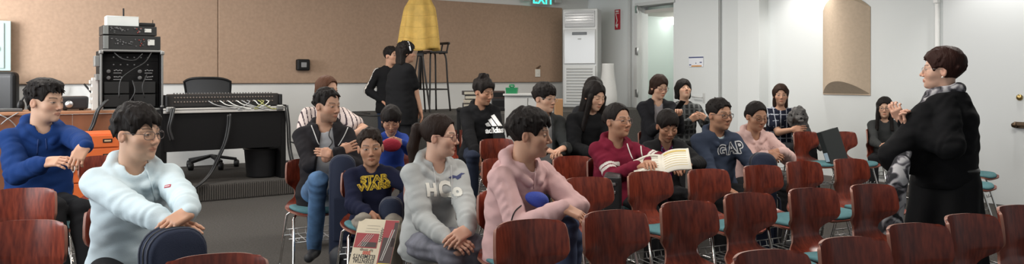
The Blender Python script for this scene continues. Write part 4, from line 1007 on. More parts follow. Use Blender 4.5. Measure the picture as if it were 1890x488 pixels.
# long haired girl, and the one behind her
i = A('longhair', 'person with long black hair over the shoulders in a black jacket, head bowed', (1097, 151), 7.0, 12, 34, sc=1.04, hs=1.04, pitch=-16, roll=-3, lean=(0, .06), skin=PALE, g=dict(fem=1, eyes='down', chub=.5), hair=dict(LONG, len=.36, locks=[((.072, .04, .0), (.095, .055, -.30), .026, .022), ((-.072, .04, .0), (-.095, .05, -.34), .028, .024)], down=.37),
      top=dict(name='jacket', mat=cloth('black_nylon', (.011, .011, .012)), infl=.028, sleeve=.03, neck=.07), legs=dict(name='trousers', mat=DK), wrists=dict(R=(1095, 285, -.34), L=(1120, 280, -.34)))
i = A('hidden', 'person mostly hidden behind the long-haired girl, only dark hair and forehead showing', (1097, 143), 7.9, 15, 20, sc=1.02, hs=1.0, pitch=-4, skin=PALE, g=dict(fem=1), hair=dict(LONG, hl=.058), top=dict(name='sweater', mat=DK, infl=.012), legs=dict(name='trousers', mat=DK), hands=dict(R=None, L=None))
# maroon hoodie girl
i = A('maroon', 'person in a maroon hoodie with white sleeve bands and cords', (1140, 191), 5.8, 12, 37, cellk=.68, sc=.98, hs=1.04, pitch=3, lean=(0, .03), skin=TAN, g=dict(fem=1, eyes='half', chub=.6), hair=dict(TIED, t=.010, hl=.084, balls=[((0, -.11, .02), (.04, .04, .045))]),
      glasses=dict(WIRE, col=(.20, .14, .14), h=.0175, r=.0013), top=dict(name='hoodie', mat=cloth('maroon', (.16, .012, .030)), hood=1.0, hem=1, infl=.024, sleeve=.026, bust=.07, fold=1.1,
      stripes=[(cloth('white_band', (.66, .62, .57)), lambda c, n: np.minimum.reduce([np.where(np.linalg.norm(c - np.array(n['shs'][k]).reshape(1, 3), axis=1) < 9, np.abs(((c - np.array(n['shs'][k])) @ np.array((n['els'][k] - n['shs'][k]).normalized())) - d0) + 9 * ((c - (np.array(n['shs'][k]) + np.outer((c - np.array(n['shs'][k])) @ np.array((n['els'][k] - n['shs'][k]).normalized()), np.array((n['els'][k] - n['shs'][k]).normalized()))))**2).sum(1).__gt__(.0105), 9) for k in 'RL' for d0 in (.175, .205)]) < .0105)]),
      legs=dict(name='trousers', mat=DK), wrists=dict(R=(1176, 307, -.34), L=(1196, 300, -.32)), elbows=dict(R=(1112, 318, -.08), L=(1206, 290, 0)), hands=dict(R=dict(curl=.4, dir=(.9, -.3, -.05), back=(0, -.3, 1)), L=dict(curl=.5, dir=(.3, -.8, 0))))
seam(i, [(1157, 266), (1165, 289), (1177, 308), (1191, 316), (1204, 324)], 0.0045, mat('cord_cream', (.75, .72, .66), .8), 'drawstring')
seam(i, [(1182, 264), (1186, 289), (1197, 311), (1205, 323)], 0.0045, mat('cord_cream', (.75, .72, .66), .8), 'drawstring')
# child with the heart shirt
i = A('heart', 'person in a dark jacket over a purple heart-print shirt, reading the open book', (1232, 204), 6.15, 4, 6, sc=.86, hs=.98, pitch=-22, lean=(0, .07), skin=TAN, g=dict(fem=1, eyes='down', chub=.2), hair=dict(TIED, t=.015, hl=.042, jag=.01, zn=-.10, part=-.2),
      top=dict(name='jacket', mat=cloth('black_denim', (.016, .016, .017)), infl=.026, sleeve=.028, open=(.07, .055), tee=('t_shirt', cloth('plum', (.15, .015, .085)), .02)), legs=dict(name='trousers', mat=DK),
      wrists=dict(R=(1226, 308, -.34), L=(1272, 304, -.30)), elbows=dict(R=(1196, 312, -.05), L=(1296, 300, 0)), hands=dict(R=dict(curl=.5, dir=(.7, -.4, -.2)), L=dict(curl=.55, dir=(-.6, -.4, -.2))))
hp = [(.0, -.045, 0), (.05, .012, 0), (.045, .038, 0), (.022, .045, 0), (0, .025, 0), (-.022, .045, 0), (-.045, .038, 0), (-.05, .012, 0)]
mb = MB(); mb.prism(hp, (0, 0, .001)); chest_decal(i, 1232, 281, (np.array(mb.V), mb.F), mat('aqua_print', (.10, .42, .48), .8), 'heart_print', tee=True)
mb = MB(); mb.prism([(x * .45, y * .45 - .004, .001) for x, y, z in hp], (0, 0, .001)); chest_decal(i, 1232, 281, (np.array(mb.V), mb.F), mat('pink_print', (.6, .10, .30), .8), 'heart_print_centre', tee=True, depth=.003)
# two women by the door
i = A('phone', 'person with glasses in a dark jacket by the doorway, looking down at a phone', (1217, 139), 8.75, 4, 20, sc=1.09, hs=1.06, pitch=-14, skin=PALE, g=dict(fem=1, eyes='down'), hair=dict(LONG, len=.09, hl=.056, noise=.004), hair_col=DBR, glasses=dict(col=(.12, .03, .04), w=.024, h=.016),
      top=dict(name='jacket', mat=cloth('ink_jacket', (.016, .016, .019)), infl=.024, sleeve=.026, open=(.05, .045), tee=('shirt', cloth('pale_check', (.28, .26, .27)), .03)), legs=dict(name='trousers', mat=DK),
      wrists=dict(R=(1222, 232, -.34), L=(1252, 212, -.34)), elbows=dict(R=(1196, 240, 0), L=(1248, 232, 0)), hands=dict(R=dict(curl=.6, dir=(.6, -.4, .2)), L=dict(curl=.9, dir=(-.1, -.7, .5))))
PL = mat('plaid_base', (.022, .024, .024), .9, bump=(260, .12))
plaid = lambda c, n: ((np.sin(c[:, 0] * 2 * np.pi / .062) > .55).astype(int) + (np.sin(c[:, 2] * 2 * np.pi / .062) > .55) > 0)
i = A('plaid', 'person with a black bob in a black and white plaid shirt, head tilted back', (1262, 147), 9.35, 0, 6, sc=1.04, hs=1.02, pitch=22, skin=PALE, g=dict(fem=1, eyes='half'), hair=dict(LONG, t=.02, len=.085, hl=.030, fw=.056, cx=.098, tap=-.05), hair_col=BLK,
      top=dict(name='plaid_shirt', mat=PL, infl=.018, sleeve=.020, stripes=[(cloth('plaid_pale', (.13, .135, .135)), plaid)]), legs=dict(name='trousers', mat=DK), wrists=dict(R=(1274, 222, -.30), L=(1303, 220, -.30)), elbows=dict(R=(1244, 234, 0), L=(1302, 234, 0)),
      hands=dict(R=dict(curl=1.0, dir=(.9, -.2, .35), back=(0, -1, .2)), L=dict(curl=1.0, dir=(-1., -.2, .3), back=(0, -1, .2))))
# GAP boy
i = A('gap', 'person, a boy with glasses in a navy hoodie with large outlined letters', (1328, 182), 6.3, 12, 27, sc=.97, hs=1.04, pitch=-2, lean=(0, .05), skin=TAN, g=dict(chub=.8, eyes='half', open=0), hair=dict(SHORT, t=.010, hl=.072, noise=.002, jag=.003, side=.4, tufts=(60, .016, .5, 6)), glasses=dict(col=(.02, .015, .02), w=.0245, h=.0165, r=.002),
      top=dict(name='hoodie', mat=cloth('slate_navy', (.040, .052, .082)), hood=1.0, hem=1, infl=.03, sleeve=.030, belly=.09, fold=1.1, tee=('t_shirt', cloth('pale_aqua', (.42, .50, .53)), .0)), bw=1.12, legs=dict(name='trousers', mat=DK),
      wrists=dict(R=(1340, 348, -.34), L=(1386, 330, -.3)), elbows=dict(R=(1296, 326, -.05), L=(1402, 300, .05)), hands=dict(R=dict(curl=.5, dir=(.8, -.3, -.3)), L=dict(curl=.5)))
for tx, px, py in (('G', 1333, 280), ('A', 1350, 275), ('P', 1366, 273)):
    V, Fc = text_geo(tx, .125, 0, .010); chest_decal(i, px, py, (V * [.8, 1, 1], Fc), mat('outline_white', (.62, .62, .62), .8), 'chest_lettering', tilt=8)
    V, Fc = text_geo(tx, .125, 0, .001); chest_decal(i, px, py, (V * [.8, 1, 1], Fc), mat('letter_navy', (.016, .02, .034), .8), 'chest_letter_fill', tilt=8, depth=.003)
# pink hoodie girl
i = A('pinkgirl', 'person with tied hair and glasses in a light pink hoodie behind the upright blue case', (1396, 188), 6.75, 8, 16, sc=.94, hs=1.0, pitch=-12, lean=(0, .07), skin=TAN, g=dict(fem=1, eyes='down', chub=.5), hair=dict(TIED, t=.010, hl=.078, balls=[((0, -.115, -.01), (.045, .045, .05))]), glasses=dict(col=(.04, .03, .03), w=.024, h=.016),
      top=dict(name='hoodie', mat=cloth('light_pink', (.62, .42, .385)), hood=1.0, hem=1, infl=.026, sleeve=.028, bust=.06), legs=dict(name='trousers', mat=DK),
      wrists=dict(R=(1416, 284, -.30), L=(1440, 280, -.28)), elbows=dict(R=(1376, 298, 0), L=(1452, 290, .05)), hands=dict(R=dict(curl=.9, dir=(.8, -.1, -.5), back=(0, -.9, .4)), L=dict(curl=.8, dir=(-.7, -.2, -.6), back=(.1, -.9, .4))))
mb = MB(); q = [Vector((-.11 + .22 * t / 70, (.012 + .016 * (math.sin(t * .23) > .6)) * math.sin(t * .78) + .006 * math.sin(t * .2), 0)) for t in range(71)]; mb.add([v + Vector((0, o_, 0)) for v in q for o_ in (-.0022, .0022)], [(2 * t, 2 * t + 2, 2 * t + 3, 2 * t + 1) for t in range(70)])
chest_decal(i, 1416, 274, (np.array(mb.V), mb.F), mat('script_mauve', (.30, .20, .20), .8), 'chest_script', tilt=6)
# woman with the dog
i = A('dogwoman', 'person with dark shoulder-length hair in a navy checked top, holding a grey dog', (1441, 156), 9.55, -4, -14, sc=1.04, hs=1.04, pitch=-1, skin=WARM, g=dict(fem=1, eyes='open'), hair=dict(LONG, len=.20, hl=.062, part=.12), hair_col=DBR,
      top=dict(name='checked_top', mat=cloth('ink_navy', (.014, .017, .032)), short=.6, infl=.014, neck=.075, stripes=[(cloth('check_white', (.40, .42, .48)), lambda c, n: ((np.sin(c[:, 0] * 2 * np.pi / .075) > .93) | (np.sin(c[:, 2] * 2 * np.pi / .075) > .93)))]),
      legs=dict(name='jeans', mat=cloth('black_jeans', (.020, .020, .022))), wrists=dict(R=(1462, 240, -.36), L=(1490, 258, -.36)), elbows=dict(R=(1432, 256, -.05), L=(1478, 262, -.05)), hands=dict(R=dict(curl=.5, dir=(.9, -.1, .1), back=(0, -1, .3)), L=dict(curl=.4, dir=(.3, -.6, -.2))), knees=dict(R=(1470, 275, -.42), L=(1500, 270, -.42)), ankles=dict(R=(1475, 400, -.45), L=(1508, 398, -.45)))
# girl with long hair by the right wall
i = A('wallgirl', 'person with long black hair and glasses in a grey cardigan, sitting against the right wall', (1633, 180), 9.3, -24, -28, sc=.93, hs=1.0, pitch=-3, skin=PALE, g=dict(fem=1), hair=dict(LONG, len=.30, hl=.060, locks=[((.070, .05, .0), (.085, .065, -.26), .024, .02), ((-.070, .05, .0), (-.085, .065, -.26), .024, .02)], down=.3), glasses=dict(col=(.05, .04, .04), w=.025, h=.020),
      top=dict(name='cardigan', mat=cloth('iron_grey', (.045, .047, .047)), infl=.016, sleeve=.018), legs=dict(name='trousers', mat=cloth('black_jeans', (.020, .020, .022))), wrists=dict(R=(1626, 270, -.3), L=(1646, 266, -.3)), elbows=dict(R=(1604, 276, 0), L=(1660, 272, 0)), hands=dict(R=dict(curl=.4, dir=(1, 0, 0)), L=dict(curl=.4, dir=(-1, 0, 0))))
# the two standing at the back
i = A('stripeman', 'person standing at the back in a black jacket with white sleeve stripes', (722, 86), 10.9, 20, 60, sc=1.06, hs=1.03, stand=True, skin=WARM, g=dict(), hair=dict(SHORT, hl=.066, t=.012, tufts=(30, .03, .2, 7)), lean=(0, .0),
      top=dict(name='track_jacket', mat=cloth('jet', (.010, .010, .011)), infl=.024, sleeve=.024, stripes=[(cloth('white_band', (.66, .62, .57)), lambda c, n: np.minimum.reduce([np.abs(np.abs((c - np.array(n['shs'][k])) @ np.cross(np.array((n['els'][k] - n['shs'][k]).normalized()), [1, 0, 0])) - .016) + 9 * (np.sign(n['shs'][k].x) * (c - np.array(n['shs'][k]))[:, 0] < .0) + 9 * (((c - np.array(n['shs'][k])) @ np.array((n['els'][k] - n['shs'][k]).normalized())) > .5) for k in 'RL']) < .009)]),
      legs=dict(name='jeans', mat=cloth('navy_jeans', (.02, .03, .06))), wrists=dict(R=(706, 186, -.1), L=(735, 186, -.1)), hands=dict(R=dict(curl=.5), L=dict(curl=.5)))
i = A('headband', 'person standing at the back in black, curly hair with white headband', (750, 79), 10.2, 125, 108, sc=1.05, hs=1.06, stand=True, skin=WARM, g=dict(fem=1), hair=dict(LONG, t=.022, len=.16, noise=.008, freq=60, hl=.075, cy=-.06, ears=False, tufts=(150, .032, .6, 9), tz=-.4, cx=.118), lean=(0, .02),
      top=dict(name='tunic', mat=cloth('jet', (.010, .010, .011)), short=.7, infl=.03, low=-.7, rx=[.17, .175, .18, .165, .165, .165, .12, .065], ry=[.15, .15, .15, .13, .13, .12, .08, .055]), bd=1.15,
      legs=dict(name='trousers', mat=DK), wrists=dict(R=(781, 220, .0), L=(760, 200, .2)), elbows=dict(R=(772, 182, .0), L=(740, 170, .2)), hands=dict(R=dict(curl=.4), L=dict(curl=.4)))
hc, RH = i['hc'], i['RH']; mb = MB(); mb.tube([hc + RH @ Vector((.103 * math.cos(t), .035 - .02 * math.sin(t), .02 + .118 * math.sin(t))) * 1.06 for t in [math.pi * k / 16 for k in range(17)]], .010, 0, 8); mb.build('headband', mat('white_band_plastic', (.75, .75, .75), .4), i['root'])
# the teacher
TE = cloth('black_knit', (.009, .009, .010))
i = A('teacher', 'person standing at right in black with a grey leopard scarf, hands clasped', (1738, 91), 4.85, -132, -118, sc=.98, hs=1.04, stand=True, pitch=2, skin=FAIR, g=dict(fem=1, chub=.5, eyes='open'), hair=dict(SHORT, t=.020, hl=.066, noise=.003, zn=-.075, side=.8, vol=((0, -.035, .055), (.086, .085, .080)), ears=True, tufts=(40, .03, .0, 12), tz=.0), hair_col=(.030, .011, .008),
      glasses=dict(WIRE, w=.024, h=.017), lean=(.0, -.02), top=dict(name='shawl_top', mat=TE, infl=.045, sleeve=.055, low=-.14, neck=.07, fold=1.4, extra=[((1708, 214, -.12), (1648, 286, -.13), .085, .075), ((1648, 286, -.13), (1646, 298, -.08), .072, .066), ((1708, 240, -.10), (1684, 296, -.06), .11, .09), ((1765, 225, .02), (1772, 300, .0), .10, .10)]), bw=1.04, bd=1.12, slouch=.0, legs=dict(name='leggings', mat=TE),
      wrists=dict(L=(1680, 238, -.10), R=(1668, 224, .14)), elbows=dict(L=(1640, 300, -.14), R=(1640, 300, .35)), hands=dict(R=dict(curl=.95, dir=(-.35, .25, .9), back=(-.8, -.6, .2)), L=dict(curl=1.1, dir=(-.4, -.3, .85), back=(-.7, .7, .2))))
T = i
def gown():
    hz, nb = T['z0'], T['nb']
    def f(P):
        z = P[:, 2]; rx = np.interp(z, [.10, .5, .80, .90, 1.0], [.25, .225, .19, .165, .17]); ry = np.interp(z, [.10, .5, .80, .90, 1.0], [.24, .22, .20, .175, .18])
        a = np.arctan2(P[:, 1], P[:, 0]); rr = 1 + .05 * np.sin(a * 9 + 2 * np.sin(z * 4)) * np.clip((.95 - z) / .5, 0, 1)
        q = np.sqrt((P[:, 0] / rx) ** 2 + ((P[:, 1] + .0) / ry) ** 2) / rr; d = (q - 1) * .19
        return smax(d, np.maximum(.10 - z, z - 1.0), .01) + .004 * wob(P, 16)
    V, Q = nets(f, (-.32, -.32, .08), (.32, .32, 1.02), .011); obj('dress', raw_mesh('dress', V, Q, [cloth('black_dress', (.012, .012, .013))]), T['root'])
    mb = MB(); pts = [(.169 * math.cos(t), .178 * math.sin(t), .875) for t in [2 * math.pi * k / 32 for k in range(32)]]
    mb.tube(pts, .013, 0, 8, True); mb.build('belt', mat('black_leather', (.015, .014, .014), .35), T['root'])
gown()
# ---------------------------------------------------------------- furniture and equipment
M_OAK = mat('desk_wood', (.19, .070, .030), .5, var=(4, .25), stretch=(1, 1, .2)); M_OAKL = mat('desk_edge', (.34, .16, .08), .5, var=(5, .15))
M_DBLK = mat('matte_black_board', (.0045, .0042, .0045), .6, bump=(60, .05), spec=.2); M_ALU = mat('aluminium_edge', (.33, .33, .32), .42, 1.0)
def tubes(name, runs, r, mt, parent=None):
    mb = MB()
    for p in runs: mb.tube(spline(p, 5), r, 0, 6)
    return mb.build(name, mt, parent)
def rframe(px, Y, rz):                              # thing standing at column px, depth Y, turned rz
    return Vector(((px - CX) / F * Y, Y, 0)), rz
def onb(px, b):                                     # floor point of the room line b that shows at column px
    kx = (px - CX) / F; Y = b / (math.cos(RZ) - math.sin(RZ) * kx); return Vector((kx * Y, Y, 0))
def ax(px, b): return ab(onb(px, b))[0]
# wooden desk along the left, its panelled back towards us
def zat(py, Y): return CAMH - (py - HY) / F * Y
ST = .2; DB = 9.55; dzz = zat(204, onb(190, DB).y); dz = dzz - ST; dx0, dx1 = -.75, ax(270, DB)
e = empty('desk', room((dx0 + dx1) / 2, DB, ST), RZ, 'long wooden desk with panelled back behind the blue hoodie boy', 'desk'); w = dx1 - dx0
mb = MB(); mb.box((0, .32, dz - .016), (w, .72, .032), .006); mb.build('desktop', M_OAKL, e)
for k in range(3):
    mb = MB(); mb.box((-w / 2 + w * (k + .5) / 3, .0, (dz - .032) / 2 + .03), (w / 3 - .002, .022, dz - .10), .004); mb.build('back_panel', M_OAK, e)
for sx in (-1, 1):
    mb = MB(); mb.box((sx * (w / 2 - .02), .32, (dz - .032) / 2), (.035, .66, dz - .034), .004); mb.build('side_panel', M_OAK, e)
dz = dzz
# orange drawer cabinet
OB = 8.7; OY = onb(157, OB).y; oz1 = zat(246, onb(200, OB).y); ox0, ox1 = ax(92, OB), ax(222, OB); M_OR = mat('orange_enamel', (.62, .125, .028), .42, bump=(20, .04))
e = empty('drawer_cabinet', room((ox0 + ox1) / 2, OB), RZ, 'orange metal drawer cabinet behind the blue hoodie boy, with a white curved mark', 'cabinet'); w = ox1 - ox0
mb = MB(); mb.box((0, .24, oz1 / 2 + .001), (w, .46, oz1 - .002), .012); mb.build('carcass', M_OR, e)
zz = oz1 - .015; hs_ = [.13, .17, .17, .22]; k = 0
for hh in hs_:
    if zz - hh < .03: break
    mb = MB(); mb.box((0, -.004, zz - hh / 2), (w - .03, .026, hh - .012), .006); d = mb.build('drawer', M_OR, e)
    mb = MB(); mb.box((w * .31, -.020, zz - hh / 2 + .005), (.085, .01, .038), .004); mb.build('label_holder', M_BLACK, d)
    mb = MB(); mb.box((w * .31, -.026, zz - hh / 2 + .005), (.06, .004, .016), .001); mb.build('label_card', mat('card', (.55, .35, .2), .7), d)
    zz -= hh; k += 1
mb = MB(); cx, cz = ax(120, OB) - (ox0 + ox1) / 2, zat(312, onb(120, OB).y); mb.tube([(cx + .075 * math.cos(t), -.028, cz + .062 * math.sin(t)) for t in [R(a) for a in range(-165, 75, 15)]], .012, 0, 8); mb.build('curved_mark', mat('white_paint', (.75, .75, .72), .5), e)
# leather armchair at the far left
LY = 9.3; p = at(-12, 0, LY); lz = zat(133, LY) - ST
e = empty('office_armchair', (p.x, LY, ST), R(4), 'black leather high-back chair at the left edge behind the desk', 'office chair'); M_LEA = mat('black_leather_chair', (.008, .0075, .0075), .42, bump=(160, .05), spec=.3)
mb = MB(); mb.box((0, .0, lz - .34), (.56, .15, .68), .07, seg=5); mb.box((0, .07, lz - .16), (.44, .06, .24), .028, seg=4); mb.box((0, .07, lz - .44), (.44, .06, .26), .028, seg=4); mb.build('backrest', M_LEA, e)
mb = MB(); mb.box((0, .28, .47), (.52, .52, .14), .06, seg=4); mb.build('seat', M_LEA, e)
mb = MB(); mb.cyl((0, .26, .08), (0, .26, .42), .03); 
for k in range(5): a = 2 * math.pi * k / 5; mb.bar((0, .26, .10), (.3 * math.cos(a), .26 + .3 * math.sin(a), .06), .05, .03)
for k in range(5): a = 2 * math.pi * k / 5; mb.ball((.3 * math.cos(a), .26 + .3 * math.sin(a), .03), .03)
mb.build('base', M_BLACK, e)
for sx in (-1, 1):
    mb = MB(); mb.tube(spline([(sx * .25, .06, .62), (sx * .30, .1, .66), (sx * .30, .36, .66), (sx * .29, .42, .55), (sx * .24, .40, .45)], 5), .024, 0, 8); mb.build('armrest', M_BLACK, e)
# projector
p = onb(137, DB + .12); PY = p.y; e = empty('projector', (p.x, PY, dz), RZ, 'black projector on the wooden desk right of the blue hoodie boy head', 'projector')
k = PY / F; hh = 24 * k
mb = MB(); mb.box((0, .14, hh / 2 + .012), (46 * k, .28, hh), .03, seg=4, taper=1.04); mb.build('housing', mat('projector_black', (.018, .018, .020), .4), e)
mb = MB(); mb.lathe([(.0, 0), (.035, 0), (.04, .01), (.035, .03), (0, .03)], (-.05, -.012, hh * .5), 20, 0, (0, -1, 0)); mb.build('lens', M_STEEL, e)
for x in (-.08, .08):
    for y in (.05, .22): mb = MB(); mb.box((x, y, .008), (.03, .03, .016), .004); mb.build('foot', M_BLACK, e)
p = onb(44, DB + .25); e = empty('headset', (p.x, p.y, dz), 0, 'black padded headset on the wooden desk left of the blue hoodie boy', 'headphones')
mb = MB(); mb.ball((-.03, 0, .06), .05, 0, (.6, 1, 1.2)); mb.ball((.06, .02, .05), .045, 0, (.6, 1, 1.1)); mb.build('ear_cup', M_BLACK, e)
mb = MB(); mb.tube(spline([(-.03, 0, .1), (-.0, .02, .16), (.05, .03, .14), (.06, .02, .08)], 5), .01, 0, 8); mb.build('headband', M_BLACK, e)
# steel bars / laptop-like tray at the far left on the desk
mb = MB(); p = onb(6, DB + .2); mb.box((p.x, p.y, dz + .018), (.34, .22, .03), .006, 0, RZ); o = mb.build('laptop', mat('dark_grey_alu', (.10, .10, .10), .4, .6), None); tag(o, 'thin dark closed laptop on the desk at the left edge', 'laptop')
o = tubes('desk_cable', [[at(0, 212, 7.9), at(18, 222, 7.95), at(30, 236, 8.0), at(24, 252, 7.95)], [at(2, 230, 7.9), at(14, 220, 7.92), at(34, 208, 8.0)]], .006, mat('grey_cable', (.25, .25, .25), .5)); tag(o, 'grey cables drooping over the desk edge at far left', 'cable')
o = tubes('cable', [[on_back(118, 157, .08), on_back(112, 170, .09), on_back(104, 178, .1)], [on_back(155, 155, .08), on_back(166, 168, .1), on_back(174, 180, .1)]], .012, M_BLACK); tag(o, 'black cords hanging from the wall panel bottom edge behind the projector', 'cable')
# surge strip box beside the rack
p = onb(175, DB + .12); e = empty('power_strip', (p.x, p.y, dz), RZ, 'white upright power strip box leaning beside the amplifier rack', 'power strip'); k = p.y / F
mb = MB(); mb.box((0, 0, 30 * k), (11 * k, .07, 60 * k), .008); mb.build('housing', mat('off_white', (.62, .60, .56), .5), e)
for j in range(4):
    mb = MB(); mb.box((-7 * k, -.01, (16 + 12 * j) * k), (5 * k, .05, 7 * k), .004); mb.build('plug', mat('off_white', (.62, .60, .56), .5), e)
# amplifier rack in a flight case
RB = DB + .03; p = onb(244, RB); RY_ = p.y; k = RY_ / F; z1 = zat(93, onb(190, RB).y); rw, rd, rh = ax(301, RB) - ax(188, RB), .50, z1 - dz
e = empty('amplifier_rack', (p.x, p.y, dz), RZ, 'tall black flight-case rack with aluminium edges full of amplifiers, on the wooden desk', 'equipment rack')
mb = MB(); t = .02
mb.box((-rw / 2 + t / 2, rd / 2, rh / 2), (t, rd, rh), .003); mb.box((rw / 2 - t / 2, rd / 2, rh / 2), (t, rd, rh), .003); mb.box((0, rd / 2, t / 2), (rw - 2 * t, rd, t), .003); mb.box((0, rd / 2, rh - t / 2), (rw - 2 * t, rd, t), .003); mb.box((0, rd - .01, rh / 2), (rw - 2 * t, .02, rh - 2 * t), .003); mb.build('case', M_DBLK, e)
for a, b in (((-rw / 2, 0, 0), (-rw / 2, 0, rh)), ((rw / 2, 0, 0), (rw / 2, 0, rh)), ((-rw / 2, 0, 0), (rw / 2, 0, 0)), ((-rw / 2, 0, rh), (rw / 2, 0, rh))):
    mb = MB(); mb.bar(a, b, .022, .022, .004); mb.build('edge_trim', M_ALU, e)
for sx in (-1, 1):
    for zz in (.02, rh - .02): mb = MB(); mb.box((sx * rw / 2, .0, zz), (.045, .045, .045), .012); mb.build('corner_guard', M_ALU, e)
mb = MB(); mb.box((-rw / 2 - .035, .10, rh * .82), (.05, .16, .12), .006); mb.box((-rw / 2 - .03, .10, rh * .55), (.04, .2, .07), .004); mb.build('side_latch', M_ALU, e)
units = [(.89, .125), (.765, .12), (.65, .11), (.54, .11), (.375, .215), (.15, .23)]
rr = random.Random(8)
for n_, (zf, hf) in enumerate(units):
    mb = MB(); mb.box((0, .14, zf * rh), (rw - 2 * t - .01, .16, hf * rh), .002); u = mb.build('amplifier', M_DBLK, e); u.location.y = .045
    m2 = MB(); m3 = MB()
    if n_ in (2, 3):
        for cx in (-.16, .12):
            m2.lathe([(0, 0), (.022, 0), (.022, .015), (.014, .018), (0, .018)], (cx * rw / .55 - .05, .02, zf * rh), 16, 0, (0, -1, 0))
            for q in range(5): m3.box((cx * rw / .55 + .01 + q * .018, .015, zf * rh + .012 + rr.uniform(-.004, .004)), (.012, .012, .012), .002)
            m4 = MB(); m4.box((cx * rw / .55 + .04, .016, zf * rh - .018), (.08, .006, .008), .001); m4.build('label_strip', mat('dull_silver', (.30, .30, .30), .35, .7), u)
        m2.build('fan_port', mat('dim_grey', (.09, .09, .09), .4), u); m3.build('connector', mat('dull_silver', (.30, .30, .30), .35, .7), u)
    elif n_ < 2:
        for q in range(6): m3.box((-.18 + q * .07, .015, zf * rh), (.014, .01, .014), .002)
        m3.build('connector', mat('dim_grey', (.09, .09, .09), .4), u)
    else:
        m3.box((-rw * .24, .015, zf * rh), (rw * .40, .008, hf * rh * .9), .003); m3.box((rw * .22, .015, zf * rh), (rw * .36, .008, hf * rh * .9), .003); m3.build('blank_plate', mat('blank_black', (.008, .008, .008), .45), u)
cab = [[(-.18, 0, rh * .96), (-.1, -.04, rh * .86), (.02, -.05, rh * .84), (.1, -.04, rh * .95)], [(.2, 0, rh * .98), (.12, -.05, rh * .8), (-.02, -.05, rh * .66), (-.12, -.04, rh * .5), (-.14, -.04, rh * .2)], [(.15, 0, rh * .6), (.1, -.04, rh * .4), (.12, -.04, rh * .2)], [(.0, -.02, rh * .5), (.02, -.05, rh * .3), (-.05, -.04, rh * .1)]]
tubes('cable', cab, .007, mat('cable_black', (.016, .016, .016), .5), e)
# two amplifiers on top of the rack, white tray with antenna, wireless receiver
def amp(name, px0, px1, py0, py1, label, cat, base):
    x0, x1 = ax(px0, RB), ax(px1, RB); hh = (py1 - py0) * k; w = x1 - x0; q = room((x0 + x1) / 2, RB + .01)
    e = empty(name, (q.x, q.y, base), RZ, label, cat)
    mb = MB(); mb.box((0, .2, hh / 2), (w, .38, hh), .006); mb.build('housing', mat('amp_black', (.008, .008, .008), .5), e)
    mb = MB(); mb.box((-w / 2 + .03, -.004, hh / 2), (.05, .02, hh * .92), .004); mb.build('ear_plate', mat('grey_ear', (.22, .23, .22), .4, .5), e)
    mb = MB(); r2 = random.Random(len(label))
    for q in range(26):
        mb.box((r2.uniform(-w * .36, w * .3), .005, hh * r2.uniform(.25, .8)), (r2.uniform(.008, .02), .014, r2.uniform(.006, .014)), .001)
    mb.build('socket', mat('socket_grey', (.12, .12, .12), .4), e)
    mb = MB(); mb.box((w * .33, .005, hh * .55), (.07, .012, hh * .4), .002); mb.build('rating_plate', mat('pale_plate', (.50, .50, .47), .5), e)
    mb = MB(); [mb.ball((w * x, .004, hh * z), .007) for x, z in ((.12, .7), (.16, .45), (.2, .75), (.14, .3))]; mb.build('red_post', mat('red_post', (.25, .03, .02), .4), e)
    return base + hh
b1_ = amp('power_amplifier', 190, 297, 65, 91, 'wider black amplifier lying directly on the flight-case rack', 'amplifier', z1 + .012)
b2_ = amp('power_amplifier', 190, 290, 47, 64, 'narrower black amplifier, upper of the two, under the white tray', 'amplifier', b1_ + .006)
x0, x1 = ax(196, RB + .1), ax(254, RB + .1); w = x1 - x0; hh = 17 * k; q = room((x0 + x1) / 2, RB + .14)
e = empty('plastic_tray', (q.x, q.y, b2_), RZ, 'translucent white plastic tray on top of the amplifiers', 'tray'); M_TR = mat('milky_plastic', (.70, .72, .70), .35, alpha=.72)
mb = MB(); mb.box((0, 0, .004), (w, .20, .008), .002)
for sx in (-1, 1): mb.box((sx * w / 2, 0, hh / 2), (.008, .2, hh), .003)
for sy in (-1, 1): mb.box((0, sy * .1, hh / 2), (w, .008, hh), .003)
mb.build('basket', M_TR, e); mb = MB(); mb.tube([(-w / 2, -.1, hh), (w / 2, -.1, hh), (w / 2, .1, hh), (-w / 2, .1, hh)], .007, 0, 6, True); mb.build('rim', M_TR, e)
p = onb(228, RB + .14); e = empty('wireless_router', (p.x, p.y, b2_ + .012), RZ, 'small black router inside the white tray with one upright antenna', 'router')
mb = MB(); mb.box((0, 0, .022), (.1, .1, .032), .006); mb.build('housing', M_BLACK, e); mb = MB(); mb.cyl((0, 0, .04), (0, 0, zat(13, RY_) - b2_ - .02), .009); mb.build('antenna', M_BLACK, e)
x0, x1 = ax(256, RB + .1), ax(286, RB + .1); w = x1 - x0; q = room((x0 + x1) / 2, RB + .14)
e = empty('wireless_receiver', (q.x, q.y, b2_), RZ, 'slim black wireless receiver with two short antennas beside the white tray', 'receiver')
mb = MB(); mb.box((0, 0, .025), (w, .14, .042), .012); mb.build('housing', M_BLACK, e)
for sx in (-.46, .40): mb = MB(); mb.cyl((sx * w, .0, .04), (sx * w, .0, .085), .004); mb.build('antenna', M_BLACK, e)
